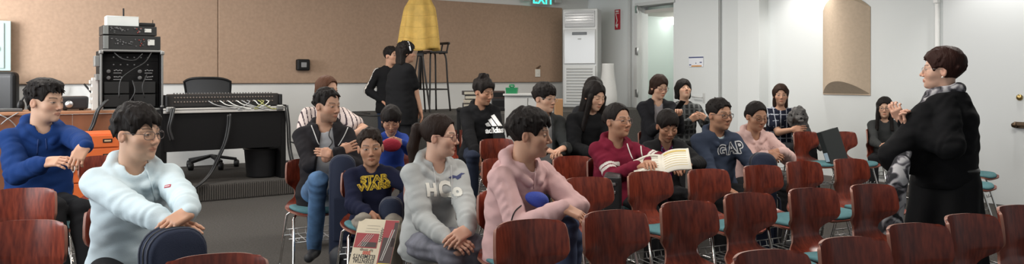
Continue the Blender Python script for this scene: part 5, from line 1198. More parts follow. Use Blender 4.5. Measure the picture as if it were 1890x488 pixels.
# mixing table
MBB = 9.5; MY = onb(412, MBB).y; k = MY / F; tz = zat(193, onb(528, MBB).y) - ST; x0, x1 = ax(297, MBB), ax(528, MBB); w = x1 - x0; MC = room((x0 + x1) / 2, MBB)
e = empty('mixing_table', (MC.x, MC.y, ST), RZ, 'black board-sided table carrying the mixing console, above a black bin', 'table')
FLZ = 0.0
mb = MB(); mb.box((0, .36, tz - .02), (w, .76, .036), .004); mb.build('tabletop', M_DBLK, e)
mb = MB(); mb.box((-.02, -.005, (tz - .04 + (zat(276, MY) - ST)) / 2), (w - .10, .022, tz - .04 - (zat(276, MY) - ST)), .003); mb.build('front_panel', M_DBLK, e)
for xx in (-w / 2 + .03, w / 2 - .035):
    mb = MB(); mb.box((xx, .30, (tz - .04) / 2), (.06, .62, tz - .042), .004); mb.build('side_panel', M_DBLK, e)
for xx in ((-w / 2 + .09, w / 2 - .09)):
    mb = MB(); mb.box((xx, -.034, tz - .036), (.09, .05, .075), .018); mb.build('corner_guard', M_ALU, e)
mb = MB(); mb.box((0, -.03, tz - .030), (w - .04, .026, .022), .004); mb.box((0, -.03, tz - .062), (w - .04, .024, .030), .004); mb.build('edge_trim', mat('bright_aluminium', (.62, .60, .57), .45, .6), e)
e2 = empty('mixing_console', (MC.x, MC.y, tz + ST), RZ, 'wide black mixing console with rows of knobs and cables plugged along its back', 'mixing console')
cw, ch = (ax(517, MBB) - ax(312, MBB)), 22 * k
mb = MB(); prof = [(0, 0), (0, ch * .95), (.05, ch), (.42, ch * .55), (.55, ch * .35), (.55, 0)]; mb.prism([(-cw / 2, y + .05, z) for y, z in prof], (cw, 0, 0)); mb.build('console_body', mat('console_black', (.020, .018, .017), .45), e2)
for sx in (-1, 1): mb = MB(); mb.box((sx * (cw / 2 + .012), .28, ch * .45), (.035, .60, ch * .95), .02, seg=3); mb.build('end_cheek', M_BLACK, e2)
mb = MB(); mk2 = MB(); mc = MB()
for q in range(34):
    for r_, mr in ((0, mb), (1, mc)): mr.cyl((-cw * .44 + q * cw * .88 / 33, .052, ch * (.34 + .36 * r_)), (-cw * .44 + q * cw * .88 / 33, .040, ch * (.34 + .36 * r_)), .0095, 0, 10)
    if q % 1 == 0: mk2.cyl((-cw * .44 + q * cw * .88 / 33, .10, ch * .94), (-cw * .44 + q * cw * .88 / 33, .10, ch * .94 + .022), .008, 0, 8)
mb.build('jack_row', mat('socket_brown', (.16, .13, .11), .4, .4), e2); mc.build('jack_row', MATS['socket_brown'], e2); mk2.build('knob_row', mat('knob_grey', (.10, .095, .09), .5), e2)
M_WC, M_GC, M_YC = mat('cable_white', (.60, .60, .57), .5), mat('cable_grey', (.3, .3, .3), .5), mat('cable_olive', (.30, .30, .10), .5)
for j, (xa, xb, zz, mt) in enumerate([(-.05, .12, -.02, M_WC), (.02, .18, -.05, M_WC), (.10, .28, -.03, M_WC), (.2, .10, -.06, M_GC), (.26, .36, -.02, M_WC), (.33, .25, -.05, M_YC), (.38, .30, -.03, M_WC), (.3, .42, -.06, M_YC), (-.15, .05, -.04, M_GC), (.15, .35, -.07, M_GC)]):
    x_a, x_b = xa * cw, xb * cw
    o = tubes('patch_cable', [[(x_a, .04, ch * .4), (x_a + .01, -.03, ch * .3), (x_a * .7 + x_b * .3, -.05, ch * .05), (x_b, -.045, zz * .8 - .0), (x_b + .05, -.045, zz + .01)]], .006, mt, e2)
M_CB = mat('cable_black', (.016, .016, .016), .5)
for nm, lab, pts in (('cable', 'thick black cable bundle running from the mixing table down onto the low stage', [at(421, 212, MY - .05), at(420, 232, MY - .05), at(414, 262, MY - .08), at(402, 290, MY - .10), at(388, 318, MY - .12), at(368, 340, 8.86), at(335, 362, 8.75)]),
                     ('cable', 'black cable hanging from the right end of the mixing table to the floor', [at(526, 196, 9.52), at(530, 230, 9.55), at(532, 270, 9.6), at(538, 300, 9.6), at(549, 323, 9.75)]),
                     ('cable', 'black cable loop hanging at the left end of the mixing console', [at(318, 200, 8.76), at(314, 220, 8.72), at(310, 240, 8.72), at(316, 262, 8.74)]),
                     ('cable', 'black cables draped from the rack to the desk front', [at(196, 186, 8.40), at(186, 196, 8.36), at(178, 206, 8.33), at(170, 230, 8.33), at(163, 244, 8.32)])):
    o = tubes(nm, [pts, [p + Vector((.03, -.01, .01)) for p in pts]], .013, M_CB); tag(o, lab, 'cable', 'loose cables')
o = tubes('cable', [[on_back(535, 262, .2), on_back(560, 268, .3), on_back(600, 264, .3)], [on_back(528, 300, .3) , on_back(545, 296, .3), on_back(560, 300, .3)]], .012, M_CB); tag(o, 'black cable along the wall foot right of the mixing table', 'cable', 'loose cables')
# bin under the table
BY = 9.72; k = BY / F; p = at(483, 0, BY); z0 = ST
e = empty('waste_bin', (p.x, BY, ST), 0, 'round black plastic waste bin under the right end of the mixing table', 'bin'); r0 = 31 * k
hh = zat(276, BY) - ST
mb = MB(); mb.lathe([(0, .004), (r0 * .84, .004), (r0 * .86, .02), (r0, hh), (r0 * 1.03, hh + .006), (r0 * 1.03, hh + .018), (r0 * .97, hh + .018), (r0 * .82, .03), (0, .03)], (0, 0, 0), 32); mb.build('bucket', mat('bin_black', (.014, .014, .015), .4), e)
mb = MB(); mb.tube([(r0 * 1.03 * math.cos(t), r0 * 1.03 * math.sin(t), hh + .012) for t in [2 * math.pi * q / 32 for q in range(32)]], .008, 0, 6, True); mb.build('rim', M_BLACK, e)
# mesh office chair behind the console
CY = 10.4; k = CY / F; p = at(383, 0, CY); zt = zat(144, CY) - ST
e = empty('swivel_chair', (p.x, CY, ST), R(8), 'black mesh-backed swivel chair on castors behind the mixing console', 'office chair'); bw_ = 82 * k
V = []; Fc = []; n = 14
for r_ in range(9):
    f_ = r_ / 8; ww = bw_ / 2 * (1.0 - .16 * (1 - f_)); 
    for q in range(n + 1):
        s_ = q / n * 2 - 1; V.append((s_ * ww, -.10 + .09 * s_ * s_ + .05 * math.sin(f_ * 3), zt - .52 + .52 * f_ - .05 * s_ ** 4 * f_))
for r_ in range(8):
    for q in range(n): Fc.append((r_ * (n + 1) + q, r_ * (n + 1) + q + 1, (r_ + 1) * (n + 1) + q + 1, (r_ + 1) * (n + 1) + q))
mb = MB(); mb.add(V, Fc); mb.add([(v[0], v[1] + .012, v[2]) for v in V], [tuple(reversed(f)) for f in Fc]); mb.build('mesh_back', mat('mesh_fabric', (.035, .035, .036), .8, bump=(350, .4)), e)
mb = MB(); ring = [V[q] for q in range(n + 1)] + [V[r_ * (n + 1) + n] for r_ in range(1, 9)] + [V[8 * (n + 1) + q] for q in range(n - 1, -1, -1)] + [V[r_ * (n + 1)] for r_ in range(7, 0, -1)]; mb.tube(ring, .016, 0, 8, True); mb.build('back_frame', M_BLACK, e)
mb = MB(); mb.box((0, .22, .56 + .1), (.52, .5, .09), .04, seg=4); mb.build('seat', mat('seat_black_fabric', (.02, .02, .02), .9), e)
mb = MB(); mb.cyl((0, .2, .30), (0, .2, .62), .028); 
mb.build('gas_column', M_BLACK, e)
for j in range(5):
    a = 2 * math.pi * j / 5 + .3; q = Vector((.33 * math.cos(a), .2 + .33 * math.sin(a), .11))
    mb = MB(); mb.bar((0, .2, .17), q, .055, .04, .01); b_ = mb.build('base_arm', M_BLACK, e); mb = MB(); mb.cyl(q + Vector((-.03, 0, -.06)), q + Vector((.03, 0, -.06)), .05, 0, 16); mb.cyl(q + Vector((0, 0, -.06)), q, .012); mb.build('castor', M_BLACK, b_)
# ---- platform at the back
PZ = .912
def on_plat(px, b, py=None):
    kx = (px - CX) / F; Y = b / (math.cos(RZ) - math.sin(RZ) * kx); return Vector((kx * Y, Y, PZ))
# high stool chair
p = on_plat(799, 10.75); Y = p.y; k = Y / F; e = empty('bar_stool', p, R(40), 'tall black bar stool with a slatted back standing on the platform', 'stool'); sz_ = zat(95, Y) - PZ; M_ST = mat('stool_black', (.014, .012, .011), .4)
hw = 23 * k; bh = 15 * k
mb = MB(); mb.box((0, 0, sz_ - .015), (hw * 1.75, hw * 1.75, .035), .014, seg=3); mb.build('seat', M_ST, e)
for sx in (-1, 1):
    for sy in (-1, 1):
        mb = MB(); mb.tube(spline([(sx * hw * .35, sy * hw * .35, sz_ - .03), (sx * hw * .72, sy * hw * .72, sz_ - .07), (sx * hw * .84, sy * hw * .84, sz_ * .5), (sx * hw * 1.0, sy * hw * 1.0, .008)], 5), .014, 0, 8); mb.build('leg', M_ST, e)
q = hw * .86; zf = zat(165, Y) - PZ; mb = MB(); mb.box((0, -q, zf), (2 * q, .045, .022), .005); mb.box((0, q, zf), (2 * q, .03, .022), .005); mb.box((-q, 0, zf), (.03, 2 * q, .022), .005); mb.box((q, 0, zf), (.03, 2 * q, .022), .005); mb.build('footrest', M_ST, e)
zb = zat(80, Y) - PZ; xb = hw * .80
mb = MB()
for j in range(3): y = -xb + xb * j; mb.bar((xb, y, sz_), (xb + .03, y, zb), .022, .018, .003)
mb.build('back_slat', M_ST, e); mb = MB(); mb.box((xb + .03, 0, zb), (.03, 2 * xb + .06, .04), .01); mb.build('top_rail', M_ST, e)
# yellow cloth over a black folded tripod stand
p = on_plat(776, 10.35); Y = p.y; k = Y / F; e = empty('tripod_stand', p, 0, 'black folding tripod stand on the platform, hidden at the top by a yellow cloth', 'stand')
zt = zat(86, Y) - PZ
mb = MB(); mb.cyl((0, 0, .35), (0, 0, zat(8, Y) - PZ), .018); mb.build('pole', M_ST, e)
for (xa, xb_, yb) in ((-.0, -.17, -.05), (.0, .16, -.12), (.0, .05, .2)):
    mb = MB(); mb.bar((xa, 0, zt + .1), (xb_, yb, .01), .022, .022, .004); mb.build('leg', M_ST, e)
mb = MB(); mb.box((0, 0, zt - .12), (.10, .08, .06), .01); mb.build('clamp', M_ST, e)
V = []; Fc = []; n = 64; rows = 22; r0, r1 = 14 * k, 34 * k; ztop, zbot = zat(-22, Y) - PZ, zat(92, Y) - PZ
for r_ in range(rows + 1):
    f_ = r_ / rows; rad = float(np.interp(-22 + 114 * f_, [-22, -12, 0, 8, 16, 50, 92], [12, 18, 19, 23, 27, 31, 34])) * k
    for j in range(n):
        a = 2 * math.pi * j / n; fold_ = 1 + (.05 + .15 * f_) * math.sin(a * 8 + 1.2 * math.sin(a * 2)) + .05 * f_ * math.sin(a * 15 + 2)
        V.append((rad * fold_ * math.cos(a) - .02 * f_, rad * .62 * fold_ * math.sin(a), ztop + (zbot - ztop) * f_ - .02 * f_ * math.sin(a * 3)))
for r_ in range(rows):
    for j in range(n): Fc.append((r_ * n + j, (r_ + 1) * n + j, (r_ + 1) * n + (j + 1) % n, r_ * n + (j + 1) % n))
Fc.append(tuple(range(n)))
M_Y = mat('golden_cloth', (.66, .42, .10), .7, bump=(60, .25), var=(8, .15))
mb = MB(); mb.add(V, Fc); o = mb.build('cloth_cover', M_Y, None, p); o.modifiers.new('s', 'SOLIDIFY').thickness = .006; tag(o, 'golden yellow cloth cover hanging over the tripod stand beside the bar stool', 'cloth cover')
mb = MB()
for zf in (.30, .48, .66, .82):
    r_ = int(zf * rows); mb.tube([Vector(V[r_ * n + j]) * 1.0 for j in range(n)], .0022, 0, 5, True)
mb.build('stitched_seam', mat('seam_ochre', (.46, .28, .07), .8), o)
# air conditioner tower
p = on_plat(1070, 10.65); Y = p.y; k = Y / F; e = empty('air_conditioner', p, RZ + R(-52), 'tall white floor-standing air conditioner tower in the corner of the platform', 'air conditioner'); aw = 66 * k; ah = zat(16, Y) - PZ; M_AC = mat('ac_white', (.62, .63, .62), .22, spec=.5); M_ACG = mat('ac_grey', (.40, .41, .41), .3)
mb = MB(); mb.box((0, .19, ah / 2), (aw, .36, ah), .03, seg=3); mb.build('cabinet', M_AC, e)
zz = lambda y: zat(y, Y) - PZ
mb = MB(); mb.box((0, -.002, (zz(20) + zz(50)) / 2), (aw * .86, .03, zz(20) - zz(50)), .008); o = mb.build('outlet_grille', mat('ac_gloss_grey', (.48, .49, .50), .08, spec=.8), e)
mb = MB(); [mb.box((0, -.02, zz(24 + 5 * j)), (aw * .78, .008, .012), .002) for j in range(5)]; mb.build('vane', M_ACG, o)
mb = MB(); mb.box((0, -.004, (zz(54) + zz(118)) / 2), (aw * .9, .035, zz(54) - zz(118)), .012, seg=3); o = mb.build('front_door', mat('ac_gloss_white', (.58, .59, .59), .08, spec=.8), e)
mb = MB(); mb.box((0, -.024, zz(62)), (aw * .42, .012, .05), .004); mb.build('display', mat('display_dark', (.05, .055, .06), .15), o)
mb = MB(); mb.box((0, -.024, zz(72)), (aw * .10, .006, .02), .002); mb.build('door_badge', M_ACG, o)
mb = MB(); mb.box((0, -.002, (zz(122) + .06) / 2), (aw * .9, .03, zz(122) - .06), .008); o = mb.build('intake_panel', M_AC, e)
for j in range(18):
    z_ = zz(127) - j * .052
    if z_ < .08: break
    mb = MB(); mb.box((0, -.024, z_), (aw * .74, .022, .026), .004, 0, Matrix.Rotation(R(28), 3, 'X')); mb.build('louvre', M_AC, o)
# paper floor lamp in the corner
p = on_plat(1122, 10.0); Y = p.y; k = Y / F; e = empty('floor_lamp', p, 0, 'white paper floor lamp with a waisted vase shape right of the air conditioner', 'floor lamp')
zz = lambda y: zat(y, Y) - PZ; ZT = zz(118)
prof = [(.0, .02), (13 * k, .02), (16.5 * k, ZT * .12), (17.5 * k, ZT * .25), (16 * k, ZT * .42), (13.5 * k, ZT * .62), (11.8 * k, ZT * .8), (11.2 * k, ZT * .93), (11 * k, ZT), (9.5 * k, ZT), (0, ZT * .98)]
mb = MB(); mb.lathe([tuple(v) for v in spline([(a, b, 0) for a, b in prof], 3) for v in [(max(v[0], 0), v[1])]], (0, 0, 0), 28); mb.build('lamp_shade', mat('rice_paper', (.60, .60, .58), .85, bump=(45, .3)), e)
mb = MB(); mb.cyl((0, 0, 0), (0, 0, .03), 12 * k); mb.build('base', M_STEEL, e)
# white cabinet with green caddy, dark books, brown board
p = on_plat(972, 10.4); Y = 10.4; 
CYY = 9.1; k = CYY / F; x0, x1 = at(931, 0, CYY).x, at(1018, 0, CYY).x; cz = zat(177, CYY); e = empty('low_cabinet', ((x0 + x1) / 2, CYY, 0), R(-6), 'white low cabinet behind the girl in the black sweatshirt, green caddy on it', 'cabinet'); w = x1 - x0; M_CW = mat('cabinet_white', (.56, .56, .54), .45)
mb = MB(); mb.box((0, .2, cz / 2), (w, .4, cz - .002), .006); mb.build('body', M_CW, e); mb = MB(); mb.box((0, .18, cz + .012), (w + .03, .44, .024), .006); mb.build('top', M_CW, e)
for sx in (-1, 1): mb = MB(); mb.box((sx * w / 4, -.008, cz / 2), (w / 2 - .01, .02, cz - .06), .004); d = mb.build('door', M_CW, e); mb = MB(); mb.ball((-sx * (w / 4 - .04) + sx * w / 4, -.026, cz * .75), .012); mb.build('knob', M_STEEL, d)
p = at(945, 0, CYY); k = CYY / F; cw2 = 22 * k; e = empty('tool_caddy', (p.x, CYY + .12, cz + .024), R(-6), 'green plastic caddy with a handle on the white low cabinet', 'caddy'); M_GR = mat('green_plastic', (.015, .20, .075), .4); hh = 11 * k
mb = MB(); mb.prism([(-cw2 / 2 * .9, -.07, 0), (cw2 / 2 * .9, -.07, 0), (cw2 / 2, -.075, hh), (-cw2 / 2, -.075, hh)], (0, .14, 0)); mb.build('tub', M_GR, e)
mb = MB(); mb.tube([(0, -.02, hh), (-.03, -.02, hh + 3 * k), (-.028, -.02, hh + 5 * k), (.028, -.02, hh + 5 * k), (.03, -.02, hh + 3 * k), (.0, -.02, hh)], .010, 0, 8); mb.build('handle', M_GR, e)
BYY = 9.2; k = BYY / F
SHZ = zat(200, BYY)
e = empty('book_trolley', (at(893, 0, BYY).x, BYY + .1, 0), R(0), 'dark trolley shelf behind the girl in the black sweatshirt carrying dark boxes', 'shelf')
mb = MB(); mb.box((0, .0, SHZ - .015), (100 * k, .36, .03), .005); mb.build('shelf_board', M_BLACK, e)
for sx in (-1, 1):
    for sy in (-1, 1): mb = MB(); mb.box((sx * 47 * k, sy * .15, (SHZ - .03) / 2), (.03, .03, SHZ - .03), .003); mb.build('leg', M_BLACK, e)
books = [(868, 9, 30, 'bottom', (.03, .026, .024), 0), (868, 7, 26, 'second', (.35, .30, .24), 0), (869, 8, 24, 'third', (.02, .02, .022), 0), (867, 8, 28, 'topmost', (.025, .02, .02), 0), (922, 18, 30, 'lower', (.015, .014, .015), 0), (920, 14, 22, 'upper', (.05, .028, .022), 0)]
zl = {}
for px, hp_, wp, nm, col, _ in books:
    b = zl.get(px // 20, SHZ); mb = MB(); hh = hp_ * k; e = empty('storage_box' if px > 900 else 'book', (at(px, 0, BYY).x, BYY + .1, b), R(len(nm) * 3 - 12), '%s %s in the stack %s of the girl in the black sweatshirt' % (nm, 'dark box' if px > 900 else 'thick book', 'right' if px > 900 else 'left'), 'box' if px > 900 else 'book', 'boxes and books on the trolley')
    mb.box((0, 0, hh / 2), (wp * k, .24, hh - .002), .004); mb.build('cover' if px < 900 else 'body', mat('cover_%d%d' % (px, hp_), col, .6), e)
    mb = MB(); mb.box((0, -.118, hh / 2), (wp * k * .92, .012, hh * .6), .001); mb.build('page_block' if px < 900 else 'lid_gap', mat('aged_paper', (.42, .38, .30), .8) if px < 900 else M_BLACK, e); zl[px // 20] = b + hh
p = at(1031, 0, 9.0); k = 9.0 / F; mb = MB(); mb.box((0, 0, .66), (16 * k, .03, 1.08), .02, seg=3)
mb.box((0, .0, .03), (24 * k, .3, .05), .01); o = mb.build('wooden_board', mat('maple_brown', (.42, .22, .10), .45), None, (p.x, 9.0, 0)); tag(o, 'brown wooden board upright beside the bespectacled boy in the grey jacket', 'board')
o = tubes('cable', [[on_plat(655, 10.2) + Vector((0, 0, .012)), on_plat(675, 9.9) + Vector((0, 0, .012)), on_plat(690, 9.7) + Vector((0, 0, .012)), on_plat(705, 9.8) + Vector((0, 0, .014))]], .011, M_CB); tag(o, 'longer black cable lying on the platform edge left of the standing pair', 'cable', 'loose cables')
o = tubes('cable', [[on_plat(652, 11.0) + Vector((0, 0, .012)), on_plat(668, 10.6) + Vector((0, 0, .02)), on_plat(682, 10.4) + Vector((0, 0, .012))]], .011, M_CB); tag(o, 'short black cable near the platform back left corner', 'cable', 'loose cables')
# ---------------------------------------------------------------- things people hold or keep beside them
M_NAVY = mat('navy_canvas', (.016, .022, .045), .75, bump=(350, .3), spec=.25); M_PIPE = mat('case_piping', (.030, .036, .06), .6)
def violin_case(px, py_top, Y, w, d, h, rz, lean, label, zbase=None, cat='instrument case'):
    """upright soft case with rounded top: width w, depth d, height h; top centre at the pixel"""
    top = at(px, py_top, Y); e = empty('violin_case', (top.x, top.y, top.z - h), rz, label, cat); e.rotation_euler = (R(lean), 0, rz)
    r = w * .42; ring = []
    for a in range(0, 181, 15): ring.append(((w / 2 - r) * (1 if a < 90 else -1 if a > 90 else 0) + r * math.cos(R(a)), h - r + r * math.sin(R(a))))
    ring = ring + [(-w / 2, .03), (-w / 2 + .03, 0), (w / 2 - .03, 0), (w / 2, .03)]
    V = []; Fc = []; n = len(ring); lay = [(-d / 2, .90), (-d / 2 + .012, .97), (-d * .3, 1.0), (d * .3, 1.0), (d / 2 - .012, .97), (d / 2, .90)]
    for y, s in lay:
        for x, z in ring: V.append((x * s, y, h / 2 + (z - h / 2) * (1 - (1 - s) * w / h)))
    for i in range(len(lay) - 1):
        for j in range(n): Fc.append((i * n + j, (i + 1) * n + j, (i + 1) * n + (j + 1) % n, i * n + (j + 1) % n))
    Fc.append(tuple(range(n))); Fc.append(tuple((len(lay) - 1) * n + j for j in range(n - 1, -1, -1)))
    mb = MB(); mb.add(V, Fc); mb.build('shell', M_NAVY, e)
    for yy in (-d * .30, d * .30):
        mb = MB(); mb.tube([(x * 1.006, yy, z) for x, z in ring], .006, 0, 6, True); mb.build('piping', M_PIPE, e)
    mb = MB(); mb.tube([(x * 1.008, -.0, z) for x, z in ring], .004, 0, 6, True); mb.build('zip', mat('zip_black', (.02, .02, .02), .4), e)
    mb = MB(); mb.box((0, -d / 2 - .008, h * .38), (w * .72, .02, h * .42), .01); mb.build('pocket', M_NAVY, e)
    mb = MB(); mb.tube(spline([(w * .5, -.02, h * .62), (w * .5 + .035, 0, h * .58), (w * .5 + .035, 0, h * .44), (w * .5, -.02, h * .40)], 4), .009, 0, 6); mb.build('handle', M_PIPE, e)
    return e
violin_case(323, 422, 3.18, .235, .15, .74, R(44), -2, 'dark navy violin case standing upright under the pale hoodie boy hands')
violin_case(632, 288, 5.35, .17, .15, .70, R(12), -3, 'tall navy violin case upright between the man and the small boy')
violin_case(722, 366, 4.90, .14, .11, .42, R(6), 0, 'navy case upright at the small boy left side, against the ponytail girl')
violin_case(1409, 284, 5.72, .175, .16, .84, R(-8), -3, 'upright navy blue instrument case in front of the pink-hoodie girl with glasses')
# black bag on the floor by the man's feet
p = floor_at(648, 474); mb = MB(); V, Q = nets(lambda P: smin(rbox(P, (0, 0, .15), (.17, .14, .14), .08), ell(P, (0, 0, .24), (.15, .12, .08)), .05) + .008 * wob(P, 17), (-.28, -.2, -.02), (.28, .2, .36), .011)
p = at(655, 0, 5.3)
o = obj('backpack', raw_mesh('bag_body', V, Q, [mat('black_nylon_bag', (.012, .013, .018), .6, bump=(200, .2))]), None, (p.x, 5.35, .0)); tag(o, 'black soft backpack on the floor beside the small boy chair', 'bag')
mb = MB(); mb.tube(spline([(-.08, -.03, .30), (-.05, -.05, .36), (.05, -.05, .36), (.08, -.03, .30)], 4), .011, 0, 6); mb.build('handle', mat('strap_black', (.015, .015, .016), .7), o)
mb = MB(); mb.tube(spline([(-.13, -.12, .20), (0, -.15, .22), (.13, -.12, .20)], 5), .006, 0, 6); mb.build('zip', mat('zip_black', (.02, .02, .02), .4), o)
# music book held upside down
tl, tr, bl = at(664, 404, 4.78), at(738, 408, 4.72), at(654, 492, 4.62)
x = (tr - tl).normalized(); y = (tl - bl); y = (y - x * y.dot(x)).normalized(); n = x.cross(y); w = (tr - tl).length; h = (tl - bl).length * 1.02
M = Matrix((x, y, n)).transposed().to_4x4(); M.translation = tl - y * h / 2 + x * w / 2
e = bpy.data.objects.new('music_book', None); COL.objects.link(e); e.matrix_world = M; tag(e, 'cream and red string method book held upside down by the small boy', 'book')
def flat(name, items, mt, par=e):
    mb = MB()
    for (cx, cy, ww, hh, zz) in items: mb.box((cx * w, cy * h, zz), (ww * w, hh * h, .0012), 0)
    return mb.build(name, mt, par)
mb = MB(); mb.box((0, 0, 0), (w, h, .008), .001); mb.build('cover', mat('cream_cover', (.68, .58, .42), .6), e)
flat('red_panel', [(.33, 0, .33, .98, .0048), (-.20, .05, .56, .30, .0048)], mat('print_crimson', (.34, .035, .04), .5))
flat('dark_panel', [(.34, -.17, .29, .60, .0056), (.45, .2, .09, .5, .0056), (-.12, -.03, .36, .10, .0056)], mat('print_umber', (.055, .03, .025), .5))
mb = MB()
for j in range(4): mb.bar((-.38 * w + j * .05 * w, -.08 * h, .0062), (-.20 * w + j * .05 * w, .18 * h, .0062), .012 * w, .0012, 0)
for j in range(2): mb.bar((.24 * w + j * .04 * w, -.34 * h, .0066), (.38 * w + j * .05 * w, .30 * h, .0066), .02 * w, .0012, 0)
mb.build('violin_strings', mat('print_silver', (.5, .47, .43), .5), e)
mb = MB(); add_text(mb, 'ESSENTIAL', .036, (-.17 * w, -.36 * h, .0046), (-1, 0, 0), (0, -1, 0), 0, .0005, 1.04, .0004, .60 * w / .20); add_text(mb, 'ELEMENTS', .036, (-.17 * w, -.27 * h, .0046), (-1, 0, 0), (0, -1, 0), 0, .0005, 1.04, .0004, .60 * w / .19); mb.build('title_lettering', mat('print_black', (.02, .017, .016), .5), e)
mb = MB(); add_text(mb, '2000', .030, (-.13 * w, -.195 * h, .0046), (-1, 0, 0), (0, -1, 0), 0, .0015, 1.05, .0004, .8); mb.build('number_lettering', mat('print_red', (.55, .10, .06), .5), e)
mb = MB(); add_text(mb, 'for Strings', .024, (-.15 * w, -.145 * h, .0046), (-1, 0, 0), (0, -1, 0), 0, 0, 1.05, .0004, .8); mb.build('script_lettering', mat('print_black', (.02, .017, .016), .5), e)
flat('fine_print', [(-.1, .36, .32, .006, .0046), (-.12, .30, .30, .006, .0046), (-.1, .24, .36, .006, .0046), (.12, .18, .02, .3, .0046)], mat('print_grey', (.35, .30, .25), .6))
mb = MB(); mb.tube([(.135 * w + .010 * math.sin(t * .9), .30 * h - .26 * h * t / 40, .005) for t in range(41)], .0012, 0, 5); mb.build('side_script', mat('print_black', (.02, .017, .016), .5), e)
flat('yellow_band', [(.34, -.41, .30, .05, .006)], mat('print_yellow', (.7, .52, .08), .5))
# open book on the maroon girl's lap
c = at(1222, 306, 5.40); e = empty('open_book', c, R(-18), 'open white music book across the laps of the maroon hoodie girl and the reading child', 'book'); e.rotation_euler = (R(26), R(-14), R(-14))
for sx in (-1, 1):
    V = []; Fc = []; n = 10; pw, ph = .20, .27
    for lay in (0, 1):
        for i in range(n + 1):
            t = i / n; zz = .030 * math.sin(math.pi * min(1, t * 1.1) * .9) * (1 - t * .5) + (.008 if lay == 0 else -.004)
            for j in (0, 1): V.append((sx * pw * t, -ph / 2 + ph * j, zz))
    for i in range(n): a = 2 * i; Fc += [(a, a + 2, a + 3, a + 1), (2 * n + 2 + a, 2 * n + 2 + a + 1, 2 * n + 2 + a + 3, 2 * n + 2 + a + 2)]
    m = 2 * n + 2
    for i in range(n): a = 2 * i; Fc += [(a, m + a, m + a + 2, a + 2), (a + 1, a + 3, m + a + 3, m + a + 1)]
    Fc += [(2 * n, m + 2 * n, m + 2 * n + 1, 2 * n + 1)]
    mb = MB(); mb.add(V, Fc); pg = mb.build('page', mat('page_white', (.74, .70, .60), .7), e)
    mb = MB()
    for q in range(7):
        yy = ph * (.38 - q * .115); hw = .002 if q else .012; V = []; Fc = []
        for i in range(n - 1):
            t = .10 + .80 * i / (n - 2); zz = .030 * math.sin(math.pi * min(1, t * 1.1) * .9) * (1 - t * .5) + .0095
            V += [(sx * pw * t, yy - hw, zz), (sx * pw * t, yy + hw, zz)]
        mb.add(V, [(2 * i, 2 * i + 2, 2 * i + 3, 2 * i + 1) for i in range(n - 2)], 0, False)
    mb.build('printed_stave', mat('print_ochre', (.60, .45, .15), .7) if sx > 0 else mat('print_grey', (.35, .30, .25), .6), pg)
# small black case between maroon girl and chair, with latches
p = at(1131, 322, 5.45); e = empty('hard_case', (p.x, p.y, p.z - .42), R(-10), 'small black hard case with two silver latches beside the maroon hoodie girl', 'case')
mb = MB(); mb.box((0, 0, .21), (.12, .30, .42), .02, seg=3); mb.build('body', mat('case_black', (.012, .012, .013), .5, bump=(150, .2)), e)
for zz in (.37, .315): mb = MB(); mb.box((.012, -.155, zz), (.03, .012, .02), .004); mb.build('latch', M_STEEL, e)
# blue cloth on the pink hoodie boy's lap
V, Q = nets(lambda P: ell(P, (0, 0, 0), (.062, .042, .04)) + .012 * wob(P, 26, 2), (-.14, -.1, -.1), (.14, .1, .1), .008)
o = obj('pouch', raw_mesh('pouch', V, Q, [mat('cobalt_cloth', (.02, .045, .30), .7, bump=(150, .2))]), None, at(988, 369, 3.93), (0, R(20), 0)); tag(o, 'bright blue soft pouch on the pink hoodie boy lap', 'pouch')
# phone
p = at(1254, 196, 8.52); mb = MB(); e = empty('phone', p, R(20), 'dark phone held by the woman by the doorway in the dark jacket', 'phone'); e.rotation_euler = (R(-50), R(10), R(30)); mb.box((0, 0, 0), (.078, .155, .010), .004, seg=3); mb.build('body', M_BLACK, e); mb = MB(); mb.box((0, 0, .0056), (.07, .14, .001), 0); mb.build('screen', mat('screen_grey', (.12, .13, .15), .1), e)
# binder and papers on the chair by the wall
p = at(1557, 290, 8.55); e = empty('ring_binder', (p.x, 8.62, .47), R(20), 'large black binder leaning on the chair by the right wall, white labels on its spine', 'binder'); e.rotation_euler = (R(-14), R(-10), R(28))
mb = MB(); mb.box((0, 0, .21), (.27, .012, .40), .004); mb.box((0, .06, .21), (.27, .012, .40), .004); mb.box((-.135, .03, .21), (.012, .07, .40), .004); mb.build('cover', mat('binder_black', (.020, .024, .024), .45), e)
mb = MB(); mb.box((.0, .03, .205), (.24, .045, .37), .002); mb.build('pages', mat('page_white', (.74, .70, .60), .7), e)
mb = MB(); mb.box((-.143, .03, .12), (.004, .05, .10), .001); mb.build('spine_label', mat('label_blue_white', (.45, .55, .65), .6), e)
mb = MB(); p = at(1536, 256, 8.80); mb.box((0, 0, 0), (.09, .01, .10), .002); o = mb.build('paper_slip', mat('page_white', (.74, .70, .60), .7), None, p, R(24)); tag(o, 'white paper slip sticking up behind the black binder', 'paper')
